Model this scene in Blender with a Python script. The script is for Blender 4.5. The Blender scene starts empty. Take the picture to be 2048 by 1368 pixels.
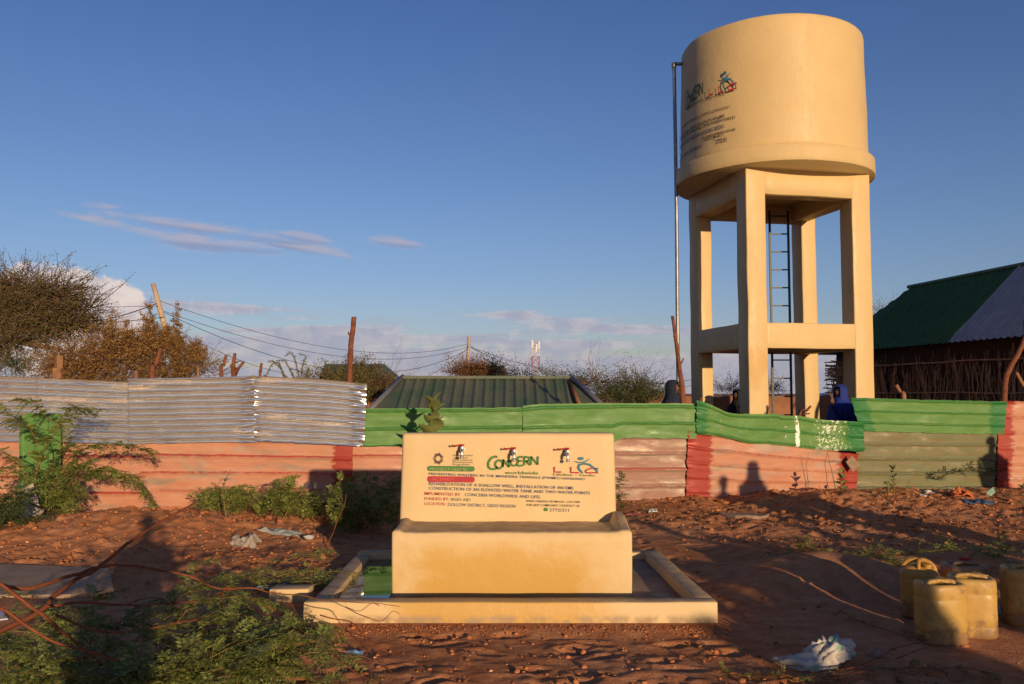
import bpy, bmesh, math, random
import numpy as np
from mathutils import Vector, Matrix, noise as mnoise
random.seed(7); np.random.seed(7)
SC = bpy.context.scene; COL = SC.collection
pi = math.pi; R = math.radians

# ---------------------------------------------------------------- camera
F = 1700.0; CX, CY = 1024.0, 684.0; EYE = 1.6
PITCH = math.atan(103.0 / F)
cd = bpy.data.cameras.new('camera'); cam = bpy.data.objects.new('camera', cd); COL.objects.link(cam)
cd.sensor_width = 36.0; cd.lens = F / 2048 * 36.0; cd.clip_start = 0.05; cd.clip_end = 12000
cam.location = (0, 0, EYE); cam.rotation_euler = (pi / 2 + PITCH, 0, 0)
SC.camera = cam

# ---------------------------------------------------------------- light
SUN_AZ = R(158.6)            # clockwise from +Y
SUN_EL = R(8.0)
SUNV = Vector((math.sin(SUN_AZ) * math.cos(SUN_EL), math.cos(SUN_AZ) * math.cos(SUN_EL), math.sin(SUN_EL)))
sd = bpy.data.lights.new('sun', 'SUN'); sun = bpy.data.objects.new('sun', sd); COL.objects.link(sun)
sd.energy = 5.0; sd.angle = R(0.6); sd.color = (1.0, 0.76, 0.47)
sun.location = SUNV * 50
sun.rotation_euler = (-SUNV).to_track_quat('-Z', 'Y').to_euler()
SC.view_settings.view_transform = 'Standard'; SC.view_settings.look = 'None'
SC.view_settings.gamma = 1.0; SC.view_settings.use_curve_mapping = False
SC.view_settings.exposure = 0.0
SC.cycles.max_bounces = 7; SC.cycles.diffuse_bounces = 3; SC.cycles.glossy_bounces = 3
SC.cycles.transmission_bounces = 3; SC.cycles.transparent_max_bounces = 6

class N:
    """tiny node-tree writer"""
    def __init__(s, tree): s.t = tree
    def new(s, typ, **kw):
        n = s.t.nodes.new(typ)
        for k, v in kw.items(): setattr(n, k, v)
        return n
    def put(s, sock, v):
        if v is None: return
        if isinstance(v, bpy.types.NodeSocket): s.t.links.new(v, sock)
        else:
            if isinstance(v, (tuple, list)) and len(v) == 3 and sock.type == 'RGBA': v = (*v, 1)
            sock.default_value = v
    def math(s, op, a, b=None, c=None, clamp=False):
        n = s.new('ShaderNodeMath', operation=op, use_clamp=clamp)
        s.put(n.inputs[0], a); s.put(n.inputs[1], b); s.put(n.inputs[2], c)
        return n.outputs[0]
    def mix(s, f, a, b, mode='MIX'):
        n = s.new('ShaderNodeMix', data_type='RGBA', blend_type=mode)
        s.put(n.inputs[0], f); s.put(n.inputs[6], a); s.put(n.inputs[7], b)
        return n.outputs[2]
    def noise(s, vec, scale, detail=4, rough=.55, dist=0, out=0):
        n = s.new('ShaderNodeTexNoise')
        s.put(n.inputs['Vector'], vec); s.put(n.inputs['Scale'], scale)
        s.put(n.inputs['Detail'], detail); s.put(n.inputs['Roughness'], rough); s.put(n.inputs['Distortion'], dist)
        return n.outputs[out]
    def ramp(s, f, stops, interp='LINEAR'):
        n = s.new('ShaderNodeValToRGB'); n.color_ramp.interpolation = interp
        e = n.color_ramp.elements
        while len(e) < len(stops): e.new(0.5)
        for i, (p, c) in enumerate(stops):
            e[i].position = p
            e[i].color = (c, c, c, 1) if isinstance(c, (int, float)) else (*c[:3], 1)
        s.put(n.inputs[0], f)
        return n.outputs[0]
    def maprange(s, v, a, b, c=0., d=1., smooth=True):
        n = s.new('ShaderNodeMapRange', interpolation_type='SMOOTHSTEP' if smooth else 'LINEAR')
        for i, x in enumerate((v, a, b, c, d)): s.put(n.inputs[i], x)
        return n.outputs[0]
    def sep(s, v):
        n = s.new('ShaderNodeSeparateXYZ'); s.put(n.inputs[0], v); return n.outputs
    def comb(s, x, y, z):
        n = s.new('ShaderNodeCombineXYZ'); s.put(n.inputs[0], x); s.put(n.inputs[1], y); s.put(n.inputs[2], z)
        return n.outputs[0]
    def bump(s, h, strength=.3, dist=.01, normal=None):
        n = s.new('ShaderNodeBump'); s.put(n.inputs['Height'], h); n.inputs['Strength'].default_value = strength
        n.inputs['Distance'].default_value = dist; s.put(n.inputs['Normal'], normal)
        return n.outputs[0]

# ---------------------------------------------------------------- world
W = bpy.data.worlds.new('World'); SC.world = W; W.use_nodes = True
wt = W.node_tree; wt.nodes.clear(); w = N(wt)
SKYK = 0.125
sky = w.new('ShaderNodeTexSky', sky_type='NISHITA')
sky.sun_disc = False; sky.sun_elevation = SUN_EL; sky.sun_rotation = SUN_AZ
sky.altitude = 200; sky.air_density = 1.0; sky.dust_density = 0.6; sky.ozone_density = 2.0
tc = w.new('ShaderNodeTexCoord')
gx, gy, gzz = w.sep(tc.outputs['Generated'])
az = w.math('ARCTAN2', gx, gy)                    # 0 towards +Y, positive to the right
el = w.math('ARCSINE', w.math('MINIMUM', w.math('MAXIMUM', gzz, -1), 1))
def PXAZ(px): return math.atan((px - CX) / F)
def PYEL(px, py):
    v = (CY - py) / F; u = (px - CX) / F
    y = math.cos(PITCH) - v * math.sin(PITCH); z = math.sin(PITCH) + v * math.cos(PITCH)
    return math.atan2(z, math.hypot(u, y))
p2 = w.comb(w.math('MULTIPLY', az, 9.0), w.math('MULTIPLY', el, 46.0), 0.0)
p3 = w.comb(w.math('MULTIPLY', az, 15.0), w.math('MULTIPLY', el, 62.0), 3.0)
pc = w.comb(w.math('MULTIPLY', az, 34.0), w.math('MULTIPLY', el, 40.0), 5.0)
nK = w.noise(pc, 1.0, 8, .62, .4)
nA = w.noise(p2, 1.0, 6, .6, .4)
nB = w.noise(p3, 1.0, 7, .62, .3)
nC = w.noise(w.comb(w.math('MULTIPLY', az, 3.5), w.math('MULTIPLY', el, 38.0), 7.0), 1.0, 5, .6, .3)
def blob(px, py, rx, ry, tilt=0.0):
    a0 = PXAZ(px); e0 = PYEL(px, py); ax = rx / F; ay = ry / F
    da = w.math('SUBTRACT', az, a0); de = w.math('SUBTRACT', el, e0)
    ct, st = math.cos(tilt), math.sin(tilt)
    a_ = w.math('ADD', w.math('MULTIPLY', da, ct), w.math('MULTIPLY', de, st))
    e_ = w.math('SUBTRACT', w.math('MULTIPLY', de, ct), w.math('MULTIPLY', da, st))
    q = w.math('ADD', w.math('POWER', w.math('ABSOLUTE', w.math('DIVIDE', a_, ax)), 2.0),
               w.math('POWER', w.math('ABSOLUTE', w.math('DIVIDE', e_, ay)), 2.0))
    return w.math('SUBTRACT', 1.0, q), e_
def addmax(lst):
    r = lst[0]
    for x in lst[1:]: r = w.math('MAXIMUM', r, x)
    return r
T = R(-4.5)
_sb = [blob(430, 460, 215, 16, T), blob(440, 488, 150, 20, R(-2)), blob(620, 500, 130, 14, R(-10)),
            blob(600, 474, 66, 11, R(-8)), blob(790, 485, 66, 12, R(-5)), blob(200, 410, 50, 7, 0),
            blob(220, 448, 110, 9, R(-7))]
sm = addmax([b[0] for b in _sb])
low = addmax([w.math('MULTIPLY', w.maprange(b[0], 0.0, 0.5), w.maprange(b[1], 3.0 / F, -7.0 / F)) for b in _sb[:5]])
sm = w.math('ADD', sm, w.math('MULTIPLY', w.math('SUBTRACT', nB, 0.52), 4.6))
streak = w.maprange(sm, -0.25, 1.30, 0, 0.66)
# cumulus head low on the left
cb = addmax([blob(175, 610, 105, 62, R(-14))[0], blob(80, 640, 160, 100, 0)[0], blob(235, 620, 55, 40, 0)[0]])
cb = w.math('ADD', cb, w.math('MULTIPLY', w.math('SUBTRACT', nK, 0.5), 1.6))
cum = w.maprange(cb, -0.05, 0.30, 0, 0.85)
# bank of stratus near the horizon (runs all round)
lo = w.maprange(el, R(-1.0), R(1.2), 0.6, 1.0)
hi = w.maprange(el, R(2.4), R(6.0), 1.0, 0.0)
bank = w.maprange(w.math('ADD', nC, w.math('MULTIPLY', w.math('SUBTRACT', R(4.3), el), 4.0)), 0.45, 0.60)
bank = w.math('MULTIPLY', w.math('MULTIPLY', bank, w.maprange(el, R(8), R(6), 0, 1)), 0.85)
rim = w.math('MULTIPLY', w.math('MULTIPLY', bank, w.math('SUBTRACT', 1.0, bank)), 4.0)
tops = w.maprange(nA, 0.5, 0.72)
K = 1.0 / SKYK
def kc(c): return tuple(x * K for x in c)
bankcol = w.mix(w.math('MAXIMUM', w.math('MULTIPLY', tops, 0.75), w.math('MULTIPLY', rim, w.maprange(nK, .4, .6, .2, .9))), kc((.335, .355, .465)), kc((.60, .52, .54)))
streakcol = w.mix(w.maprange(nB, 0.42, 0.68), kc((.33, .32, .46)), kc((.56, .44, .46)))
streakcol = w.mix(w.math('MULTIPLY', low, 0.85), kc((.49, .42, .475)), kc((.235, .27, .43)))
skyc = w.mix(1.0, sky.outputs[0], w.ramp(w.maprange(el, 0.0, R(26), 0, 1, False), [(0, (.76, .72, 1.0)), (.4, (.70, .73, 1.0)), (1, (.52, .62, .97))]), 'MULTIPLY')
c1 = w.mix(bank, skyc, bankcol)
c2 = w.mix(cum, c1, w.mix(w.maprange(nK, .35, .65), kc((.62, .50, .49)), kc((.84, .70, .63))))
c3 = w.mix(streak, c2, streakcol)
bg = w.new('ShaderNodeBackground'); bg.inputs[1].default_value = SKYK
wt.links.new(c3, bg.inputs[0])
wo = w.new('ShaderNodeOutputWorld'); wt.links.new(bg.outputs[0], wo.inputs[0])

# ---------------------------------------------------------------- pixel -> place helpers (used once to measure the site)
cp, sp = math.cos(PITCH), math.sin(PITCH)
def ray(px, py):
    u = (px - CX) / F; v = (CY - py) / F
    return Vector((u, cp - v * sp, sp + v * cp))
def at(px, py, Y):
    d = ray(px, py); k = Y / d.y
    return Vector((d.x * k, Y, EYE + d.z * k))
def G(px, py, z=0.0):
    d = ray(px, py); k = (z - EYE) / d.z
    return Vector((d.x * k, d.y * k, z))

# ---------------------------------------------------------------- smooth value noise
_tab = {}
def vn(x, y, seed=0):
    if seed not in _tab: _tab[seed] = np.random.RandomState(seed + 100).rand(256, 256)
    t = _tab[seed]
    x = np.asarray(x, float); y = np.asarray(y, float)
    xi = np.floor(x).astype(int); yi = np.floor(y).astype(int)
    fx = x - xi; fy = y - yi
    fx = fx * fx * (3 - 2 * fx); fy = fy * fy * (3 - 2 * fy)
    a = t[xi & 255, yi & 255]; b = t[(xi + 1) & 255, yi & 255]; c = t[xi & 255, (yi + 1) & 255]; d = t[(xi + 1) & 255, (yi + 1) & 255]
    return (a * (1 - fx) + b * fx) * (1 - fy) + (c * (1 - fx) + d * fx) * fy
def sstep(a, b, x):
    t = np.clip((x - a) / (b - a), 0, 1); return t * t * (3 - 2 * t)

# ---------------------------------------------------------------- object helpers
def tag(o, label=None, cat=None, group=None, kind=None):
    if label: o['label'] = label
    if cat: o['category'] = cat
    if group: o['group'] = group
    if kind: o['kind'] = kind
    return o
def empty(name, loc=(0, 0, 0), rz=0.0, label=None, cat=None, group=None, kind=None):
    o = bpy.data.objects.new(name, None); COL.objects.link(o)
    o.location = loc; o.rotation_euler = (0, 0, rz); o.empty_display_size = .2
    return tag(o, label, cat, group, kind)
def link_mesh(name, me, mats=None, parent=None, smooth=False):
    if mats is not None:
        for m in (mats if isinstance(mats, (list, tuple)) else [mats]): me.materials.append(m)
    if smooth: me.polygons.foreach_set('use_smooth', [True] * len(me.polygons))
    o = bpy.data.objects.new(name, me); COL.objects.link(o)
    if parent is not None: o.parent = parent
    return o
def np_mesh(name, V, Fq):
    V = np.asarray(V, np.float32); Fq = np.asarray(Fq, np.int32)
    me = bpy.data.meshes.new(name)
    me.vertices.add(len(V)); me.vertices.foreach_set('co', V.ravel())
    k = Fq.shape[1]
    me.loops.add(Fq.size); me.loops.foreach_set('vertex_index', Fq.ravel())
    me.polygons.add(len(Fq))
    me.polygons.foreach_set('loop_start', np.arange(0, Fq.size, k, dtype=np.int32))
    me.polygons.foreach_set('loop_total', np.full(len(Fq), k, np.int32))
    me.update(calc_edges=True); me.validate()
    return me
class MB:
    def __init__(s): s.v = []; s.f = []; s.mi = []; s.cur = 0
    def add(s, vs, fs):
        b = len(s.v); s.v.extend([tuple(x) for x in vs]); s.f.extend([tuple(b + i for i in f) for f in fs])
        s.mi.extend([s.cur] * len(fs)); return b
    def box(s, lo, hi, mtx=None):
        x0, y0, z0 = lo; x1, y1, z1 = hi
        vs = [Vector(p) for p in ((x0,y0,z0),(x1,y0,z0),(x1,y1,z0),(x0,y1,z0),(x0,y0,z1),(x1,y0,z1),(x1,y1,z1),(x0,y1,z1))]
        if mtx is not None: vs = [mtx @ v for v in vs]
        s.add(vs, [(0,3,2,1),(4,5,6,7),(0,1,5,4),(1,2,6,5),(2,3,7,6),(3,0,4,7)])
    def tube(s, pts, rad, n=6, cap=True, wob=0.0):
        pts = [Vector(p) for p in pts]; L = len(pts)
        if not isinstance(rad, (list, tuple)): rad = [rad] * L
        ref = None; rings = []
        for i, p in enumerate(pts):
            t = (pts[min(i + 1, L - 1)] - pts[max(i - 1, 0)])
            if t.length < 1e-9: t = Vector((0, 0, 1))
            t.normalize()
            if ref is None:
                ref = Vector((0, 0, 1)) if abs(t.z) < .9 else Vector((1, 0, 0))
            a = t.cross(ref)
            if a.length < 1e-6: a = t.cross(Vector((0, 1, 0)))
            a.normalize(); b = t.cross(a); ref = -b if False else ref
            ring = []
            for k in range(n):
                an = 2 * pi * k / n
                r = rad[i] * (1 + (random.uniform(-wob, wob) if wob else 0))
                ring.append(p + (a * math.cos(an) + b * math.sin(an)) * r)
            rings.append(ring)
        vs = [v for r in rings for v in r]; fs = []
        for i in range(L - 1):
            for k in range(n):
                k2 = (k + 1) % n
                fs.append((i*n+k, i*n+k2, (i+1)*n+k2, (i+1)*n+k))
        if cap and n > 2:
            fs.append(tuple(range(n))[::-1]); fs.append(tuple((L-1)*n + k for k in range(n)))
        s.add(vs, fs)
    def rings(s, rings, cap=True):
        n = len(rings[0]); L = len(rings); vs = [v for r in rings for v in r]; fs = []
        for i in range(L - 1):
            for k in range(n):
                k2 = (k + 1) % n; fs.append((i*n+k, i*n+k2, (i+1)*n+k2, (i+1)*n+k))
        if cap: fs.append(tuple(range(n))[::-1]); fs.append(tuple((L-1)*n+k for k in range(n)))
        s.add(vs, fs)
    def build(s, name, mats, parent=None, smooth=False):
        me = bpy.data.meshes.new(name); me.from_pydata(s.v, [], s.f)
        o = link_mesh(name, me, mats, parent, smooth)
        if any(s.mi): me.polygons.foreach_set('material_index', s.mi)
        me.update(); return o
def smooth_path(pts, n=6):
    """Catmull-Rom through the points"""
    P = [Vector(p) for p in pts]
    if len(P) < 3: return P
    P = [P[0] * 2 - P[1]] + P + [P[-1] * 2 - P[-2]]
    out = []
    for i in range(1, len(P) - 2):
        for k in range(n):
            t = k / n; a, b, c, d = P[i-1], P[i], P[i+1], P[i+2]
            out.append(0.5 * ((2*b) + (c - a) * t + (2*a - 5*b + 4*c - d) * t*t + (3*b - a - 3*c + d) * t**3))
    out.append(P[-2]); return out
def wobble(me_verts, amp, freq, seed=0.0):
    for v in me_verts:
        p = v.co * freq + Vector((seed, seed * 1.7, seed * .3))
        v.co += Vector((mnoise.noise(p), mnoise.noise(p + Vector((31, 0, 0))), mnoise.noise(p + Vector((0, 57, 0))))) * amp
def rbox(name, lo, hi, mat, parent=None, bevel=.015, seg=2, cut=.18, amp=.004, freq=2.2, mtx=None, seed=0.0, taper=None):
    """hand-finished block: bevelled, subdivided, slightly uneven"""
    bm = bmesh.new(); bmesh.ops.create_cube(bm, size=1.0)
    lo = Vector(lo); hi = Vector(hi); c = (lo + hi) / 2; d = hi - lo
    for v in bm.verts:
        v.co = Vector((v.co.x * d.x, v.co.y * d.y, v.co.z * d.z)) + c
    if bevel: bmesh.ops.bevel(bm, geom=list(bm.edges), offset=bevel, segments=seg, affect='EDGES', profile=.5)
    for ax in range(3):
        n = int(d[ax] / cut)
        for k in range(1, n):
            co = Vector((0, 0, 0)); co[ax] = lo[ax] + d[ax] * k / n; no = Vector((0, 0, 0)); no[ax] = 1
            bmesh.ops.bisect_plane(bm, geom=list(bm.verts) + list(bm.edges) + list(bm.faces), plane_co=co, plane_no=no)
    if taper: 
        for v in bm.verts: v.co = Vector(taper(v.co))
    if amp: wobble(bm.verts, amp, freq, seed)
    if mtx is not None: bm.transform(mtx)
    bmesh.ops.recalc_face_normals(bm, faces=list(bm.faces))
    me = bpy.data.meshes.new(name); bm.to_mesh(me); bm.free()
    return link_mesh(name, me, mat, parent, True)

# ---------------------------------------------------------------- materials
def material(name):
    m = bpy.data.materials.new(name); m.use_nodes = True; t = m.node_tree; t.nodes.clear()
    n = N(t); out = n.new('ShaderNodeOutputMaterial'); b = n.new('ShaderNodeBsdfPrincipled')
    t.links.new(b.outputs[0], out.inputs[0]); n.out = out; n.b = b
    return m, n
def setb(n, color=None, rough=None, metal=None, normal=None, spec=None):
    b = n.b
    n.put(b.inputs['Base Color'], color); n.put(b.inputs['Roughness'], rough); n.put(b.inputs['Metallic'], metal)
    n.put(b.inputs['Normal'], normal); n.put(b.inputs['Specular IOR Level'], spec)
def simple(name, c1, c2=None, scale=6, rough=.7, bump=.2, bscale=30, bd=.01, metal=0, spec=.3, island=0.0, coord='Object'):
    m, n = material(name); tcn = n.new('ShaderNodeTexCoord'); P = tcn.outputs[coord]
    c2 = c2 or tuple(x * .7 for x in c1)
    col = n.ramp(n.noise(P, scale, 6, .6), [(.32, c1), (.68, c2)])
    if island:
        g = n.new('ShaderNodeNewGeometry')
        col = n.mix(1.0, col, n.ramp(g.outputs['Random Per Island'], [(0, 1 - island), (1, 1 + island)]), 'MULTIPLY')
    nb = n.bump(n.noise(P, bscale, 6, .6), bump, bd) if bump else None
    setb(n, col, rough, metal, nb, spec)
    return m
def leafmat(name, c1, c2, trans=.25, rough=.55, isl=True):
    m, n = material(name); g = n.new('ShaderNodeNewGeometry')
    f = g.outputs['Random Per Island'] if isl else n.noise(n.new('ShaderNodeTexCoord').outputs['Object'], 9, 3)
    col = n.ramp(f, [(0, c1), (1, c2)])
    setb(n, col, rough, 0, None, .25)
    tr = n.new('ShaderNodeBsdfTranslucent'); n.put(tr.inputs[0], col)
    mx = n.new('ShaderNodeMixShader'); mx.inputs[0].default_value = trans
    n.t.links.new(n.b.outputs[0], mx.inputs[1]); n.t.links.new(tr.outputs[0], mx.inputs[2])
    n.t.links.new(mx.outputs[0], n.out.inputs[0])
    return m

def m_plaster():
    m, n = material('cream_painted_plaster'); P = n.new('ShaderNodeTexCoord').outputs['Object']
    col = n.ramp(n.noise(P, 1.3, 5, .6), [(.3, (.54, .37, .165)), (.7, (.575, .40, .185))])
    # faint vertical runs and scuffs
    s = n.sep(P)
    streak = n.noise(n.comb(n.math('MULTIPLY', s[0], 9), n.math('MULTIPLY', s[1], 9), n.math('MULTIPLY', s[2], .8)), 1, 5, .6)
    col = n.mix(n.maprange(streak, .62, .82, 0, .25), col, (.42, .28, .13))
    wash = n.noise(P, .9, 6, .7, .6); col = n.mix(n.maprange(wash, .58, .78, 0, .22), col, (.60, .46, .27))
    dv = n.new('ShaderNodeVectorMath', operation='DISTANCE'); n.put(dv.inputs[0], n.comb(s[0], s[1], n.math('MULTIPLY', s[2], .55))); dv.inputs[1].default_value = (4.60, 16.05, 2.12 * .55)
    ds = n.math('SUBTRACT', dv.outputs['Value'], n.math('MULTIPLY', n.noise(P, 2.2, 4), .35))
    col = n.mix(n.maprange(ds, .12, -.02, 0, .55), col, (.50, .27, .07))
    spots = n.noise(P, 34, 3, .5)
    col = n.mix(n.maprange(spots, .76, .80, 0, .5), col, (.25, .16, .09))
    hairline = n.noise(P, 3.0, 8, .7, 1.0)
    hb = n.math('ABSOLUTE', n.math('SUBTRACT', hairline, .5))
    h = n.math('ADD', n.noise(P, 7, 6, .62), n.math('MULTIPLY', n.noise(P, 60, 4, .6), .15))
    h = n.math('ADD', h, n.math('MULTIPLY', n.maprange(hb, 0, .008, -1, 0), .10))
    setb(n, col, n.maprange(streak, .3, .8, .45, .7), 0, n.bump(h, .5, .014), .35)
    return m
def m_stand():
    """same cream paint with damp ochre staining low on the trough"""
    m, n = material('cream_paint_water_stained'); P = n.new('ShaderNodeTexCoord').outputs['Object']
    s = n.sep(P)
    base = n.ramp(n.noise(P, 1.7, 5, .6), [(.3, (.56, .385, .19)), (.7, (.60, .425, .215))])
    patch = n.noise(n.comb(n.math('MULTIPLY', s[0], 1.5), s[1], n.math('MULTIPLY', s[2], 1.6)), 1.7, 5, .6, .9)
    lowz = n.maprange(s[2], .60, .25, 0, .38)
    side = n.maprange(n.math('ABSOLUTE', n.math('ADD', s[0], .10)), 1.0, .35, 0, 1)
    damp = n.maprange(n.math('ADD', n.math('MULTIPLY', patch, .55), n.math('MULTIPLY', lowz, side)), .27, .62, 0, 1)
    damp = n.math('MULTIPLY', damp, n.maprange(s[2], .53, .60, 1, 0))
    col = n.mix(damp, base, (.50, .285, .07))
    foot = n.math('MULTIPLY', n.maprange(s[2], .075, .03, 0, 1), n.maprange(n.noise(P, 9, 4, .6), .35, .6))
    col = n.mix(foot, col, (.33, .22, .12))
    spk = n.noise(P, 40, 2, .5); col = n.mix(n.maprange(spk, .765, .79, 0, .7), col, (.16, .09, .05))
    # grime on level tops (basin ledge, kerb top)
    g = n.new('ShaderNodeNewGeometry'); nz = n.sep(g.outputs['Normal'])[2]
    gr = n.math('MULTIPLY', n.maprange(nz, .6, .9), n.maprange(n.noise(P, 6, 6, .65), .30, .62, .35, 1))
    gr = n.math('MULTIPLY', gr, n.maprange(s[2], 1.1, .9))
    col = n.mix(gr, col, (.30, .20, .12))
    h = n.math('ADD', n.noise(P, 5, 6, .6), n.math('MULTIPLY', n.noise(P, 55, 4, .6), .18))
    setb(n, col, n.maprange(damp, 0, 1, .6, .42), 0, n.bump(h, .5, .012), .35)
    return m
def m_floor():
    m, n = material('worn_cement_floor'); P = n.new('ShaderNodeTexCoord').outputs['Object']
    col = n.ramp(n.noise(P, 3, 7, .65), [(.3, (.20, .13, .085)), (.55, (.27, .19, .13)), (.75, (.33, .25, .18))])
    wet = n.maprange(n.noise(P, 1.4, 4, .5, .4), .52, .6)
    col = n.mix(n.math('MULTIPLY', wet, .75), col, (.07, .032, .02))
    setb(n, col, n.maprange(wet, 0, 1, .85, .35), 0, n.bump(n.noise(P, 26, 6, .65), .5, .01), .3)
    return m
def m_dirt(name='red_earth', lumps=True):
    m, n = material(name); P = n.new('ShaderNodeTexCoord').outputs['Object']
    a = n.noise(P, .55, 5, .6); b = n.noise(P, 7, 8, .68)
    c = n.ramp(b, [(.28, (.27, .085, .030)), (.5, (.42, .158, .062)), (.72, (.56, .245, .108))])
    c = n.mix(n.maprange(a, .40, .66, 0, .65), c, n.ramp(b, [(.3, (.37, .155, .074)), (.7, (.55, .28, .15))]))
    fine = n.noise(P, 60, 5, .7)
    c = n.mix(n.maprange(fine, .60, .75, 0, .5), c, (.40, .235, .14))
    c = n.mix(n.maprange(fine, .36, .26, 0, .6), c, (.085, .028, .013))
    h = n.math('ADD', n.noise(P, 22, 8, .7), n.math('MULTIPLY', fine, .35))
    v = n.new('ShaderNodeTexVoronoi'); v.feature = 'DISTANCE_TO_EDGE'; n.put(v.inputs['Vector'], P); v.inputs['Scale'].default_value = 30
    h = n.math('ADD', h, n.math('MULTIPLY', n.maprange(v.outputs[0], 0, .12), .12))
    setb(n, c, .95, 0, n.bump(h, .55, .02), .15)
    return m
def m_galv():
    m, n = material('galvanised_sheet'); tcn = n.new('ShaderNodeTexCoord'); P = tcn.outputs['Object']; uv = n.sep(tcn.outputs['UV'])
    g = n.noise(n.comb(n.math('MULTIPLY', uv[0], 5), n.math('MULTIPLY', uv[1], 12), 0), 1, 5, .6)
    rust = n.noise(n.comb(n.math('MULTIPLY', n.sep(P)[0], .55), n.sep(P)[1], n.math('MULTIPLY', n.sep(P)[2], 5.5)), 1.5, 6, .62, .2)
    sp = n.noise(P, 25, 5, .6)
    col = n.ramp(g, [(.3, (.78, .71, .62)), (.7, (.92, .86, .78))])
    rf = n.math('MULTIPLY', n.maprange(rust, .57, .72), n.maprange(sp, .3, .6, .3, 1))
    rf = n.math('MULTIPLY', rf, .7)
    col = n.mix(rf, col, (.66, .38, .19))
    dirt = n.math('MULTIPLY', n.maprange(n.noise(P, 5, 6, .7), .54, .80), .35)
    col = n.mix(dirt, col, (.40, .33, .25))
    setb(n, col, n.math('ADD', n.math('MULTIPLY', rf, .35), n.maprange(sp, .2, .8, .12, .22)), n.math('SUBTRACT', .86, n.math('MULTIPLY', n.math('MAXIMUM', rf, dirt), .60)),
         n.bump(n.noise(P, 40, 4, .6), .12, .004), .5)
    return m
def m_painted(name, base, light, worn, deep, wornf=.5, edgel=0.0, edger=0.0, splash=0.0):
    """brushed-on paint over sheet iron; 'deep' darkens the rib creases and colours the painted ends of a sheet"""
    m, n = material(name); tcn = n.new('ShaderNodeTexCoord'); P = tcn.outputs['Object']; uv = n.sep(tcn.outputs['UV'])
    px, py, pz = n.sep(P)
    brush = n.noise(n.comb(n.math('MULTIPLY', px, 2.0), py, n.math('MULTIPLY', pz, 14)), 1, 6, .65)
    col = n.mix(n.maprange(brush, .3, .7), base, light)
    wr = n.noise(n.comb(n.math('MULTIPLY', px, 1.3), py, n.math('MULTIPLY', pz, 4.5)), 1.3, 7, .65, .3)
    wm = n.maprange(wr, .64 - .25 * wornf, .76 - .16 * wornf, 0, .85)
    col = n.mix(wm, col, worn)
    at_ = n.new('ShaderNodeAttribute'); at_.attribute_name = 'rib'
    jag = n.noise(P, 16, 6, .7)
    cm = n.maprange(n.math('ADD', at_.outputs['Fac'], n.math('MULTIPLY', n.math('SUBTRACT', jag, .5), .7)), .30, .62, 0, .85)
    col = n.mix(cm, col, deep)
    jo = n.math('MULTIPLY', n.math('SUBTRACT', n.noise(n.comb(n.math('MULTIPLY', px, 4), py, n.math('MULTIPLY', pz, 16)), 1, 6, .65), .5), .14)
    if edgel: col = n.mix(n.maprange(n.math('ADD', uv[0], jo), edgel + .012, edgel - .012, 0, .93), col, deep)
    if edger: col = n.mix(n.maprange(n.math('ADD', uv[0], jo), 1 - edger - .012, 1 - edger + .012, 0, .93), col, deep)
    scr = n.noise(P, 48, 3, .7); col = n.mix(n.maprange(scr, .70, .73, 0, .55 + splash), col, (.72, .66, .58))
    if splash:
        s1 = n.noise(P, 21, 6, .8); u0 = n.maprange(n.math('ABSOLUTE', n.math('SUBTRACT', uv[0], .80)), .17, .02, 0, .11)
        col = n.mix(n.maprange(n.math('ADD', s1, u0), .64, .67, 0, .9), col, (.78, .74, .62))
        s2 = n.noise(n.comb(n.math('MULTIPLY', px, 18), py, n.math('MULTIPLY', pz, 5)), 1, 5, .7)
        u1 = n.maprange(n.math('ABSOLUTE', n.math('SUBTRACT', uv[0], .605)), .035, .002, 0, .22)
        col = n.mix(n.maprange(n.math('ADD', s2, u1), .66, .70, 0, .95), col, (.80, .77, .66))
    nail = n.noise(n.comb(n.math('MULTIPLY', px, 11), py, n.math('MULTIPLY', pz, 11)), 1.7, 2, .5)
    col = n.mix(n.maprange(nail, .775, .80, 0, .8), col, (.10, .06, .05))
    setb(n, col, n.maprange(wr, .4, .7, .62, .42), n.math('MULTIPLY', wm, .35), n.bump(n.math('ADD', n.noise(P, 12, 6, .6), n.math('MULTIPLY', brush, .5)), .25, .008), .35)
    return m
M = {}
M['plaster'] = m_plaster(); M['stand'] = m_stand(); M['floor'] = m_floor(); M['dirt'] = m_dirt(); M['galv'] = m_galv()
PK = dict(base=(.41, .165, .096), light=(.45, .215, .130), worn=(.33, .24, .18), deep=(.27, .022, .014))
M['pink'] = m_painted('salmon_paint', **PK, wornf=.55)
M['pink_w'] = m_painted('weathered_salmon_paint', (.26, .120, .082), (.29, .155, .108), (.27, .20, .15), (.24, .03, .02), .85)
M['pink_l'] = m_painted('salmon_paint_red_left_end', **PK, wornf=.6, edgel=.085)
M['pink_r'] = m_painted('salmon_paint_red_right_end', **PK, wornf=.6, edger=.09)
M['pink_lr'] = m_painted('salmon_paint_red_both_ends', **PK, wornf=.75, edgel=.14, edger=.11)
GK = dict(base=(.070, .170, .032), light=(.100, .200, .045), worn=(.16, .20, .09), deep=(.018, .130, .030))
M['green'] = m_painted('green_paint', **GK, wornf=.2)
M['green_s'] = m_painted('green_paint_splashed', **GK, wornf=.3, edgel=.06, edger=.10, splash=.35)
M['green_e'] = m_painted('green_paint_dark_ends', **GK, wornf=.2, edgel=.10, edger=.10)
M['olive'] = m_painted('faded_olive_paint', (.16, .118, .050), (.12, .135, .060), (.20, .155, .09), (.05, .062, .03), .5)
M['wood'] = simple('bare_wood', (.30, .155, .075), (.17, .07, .035), 9, .8, .5, 24, .02)
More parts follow.
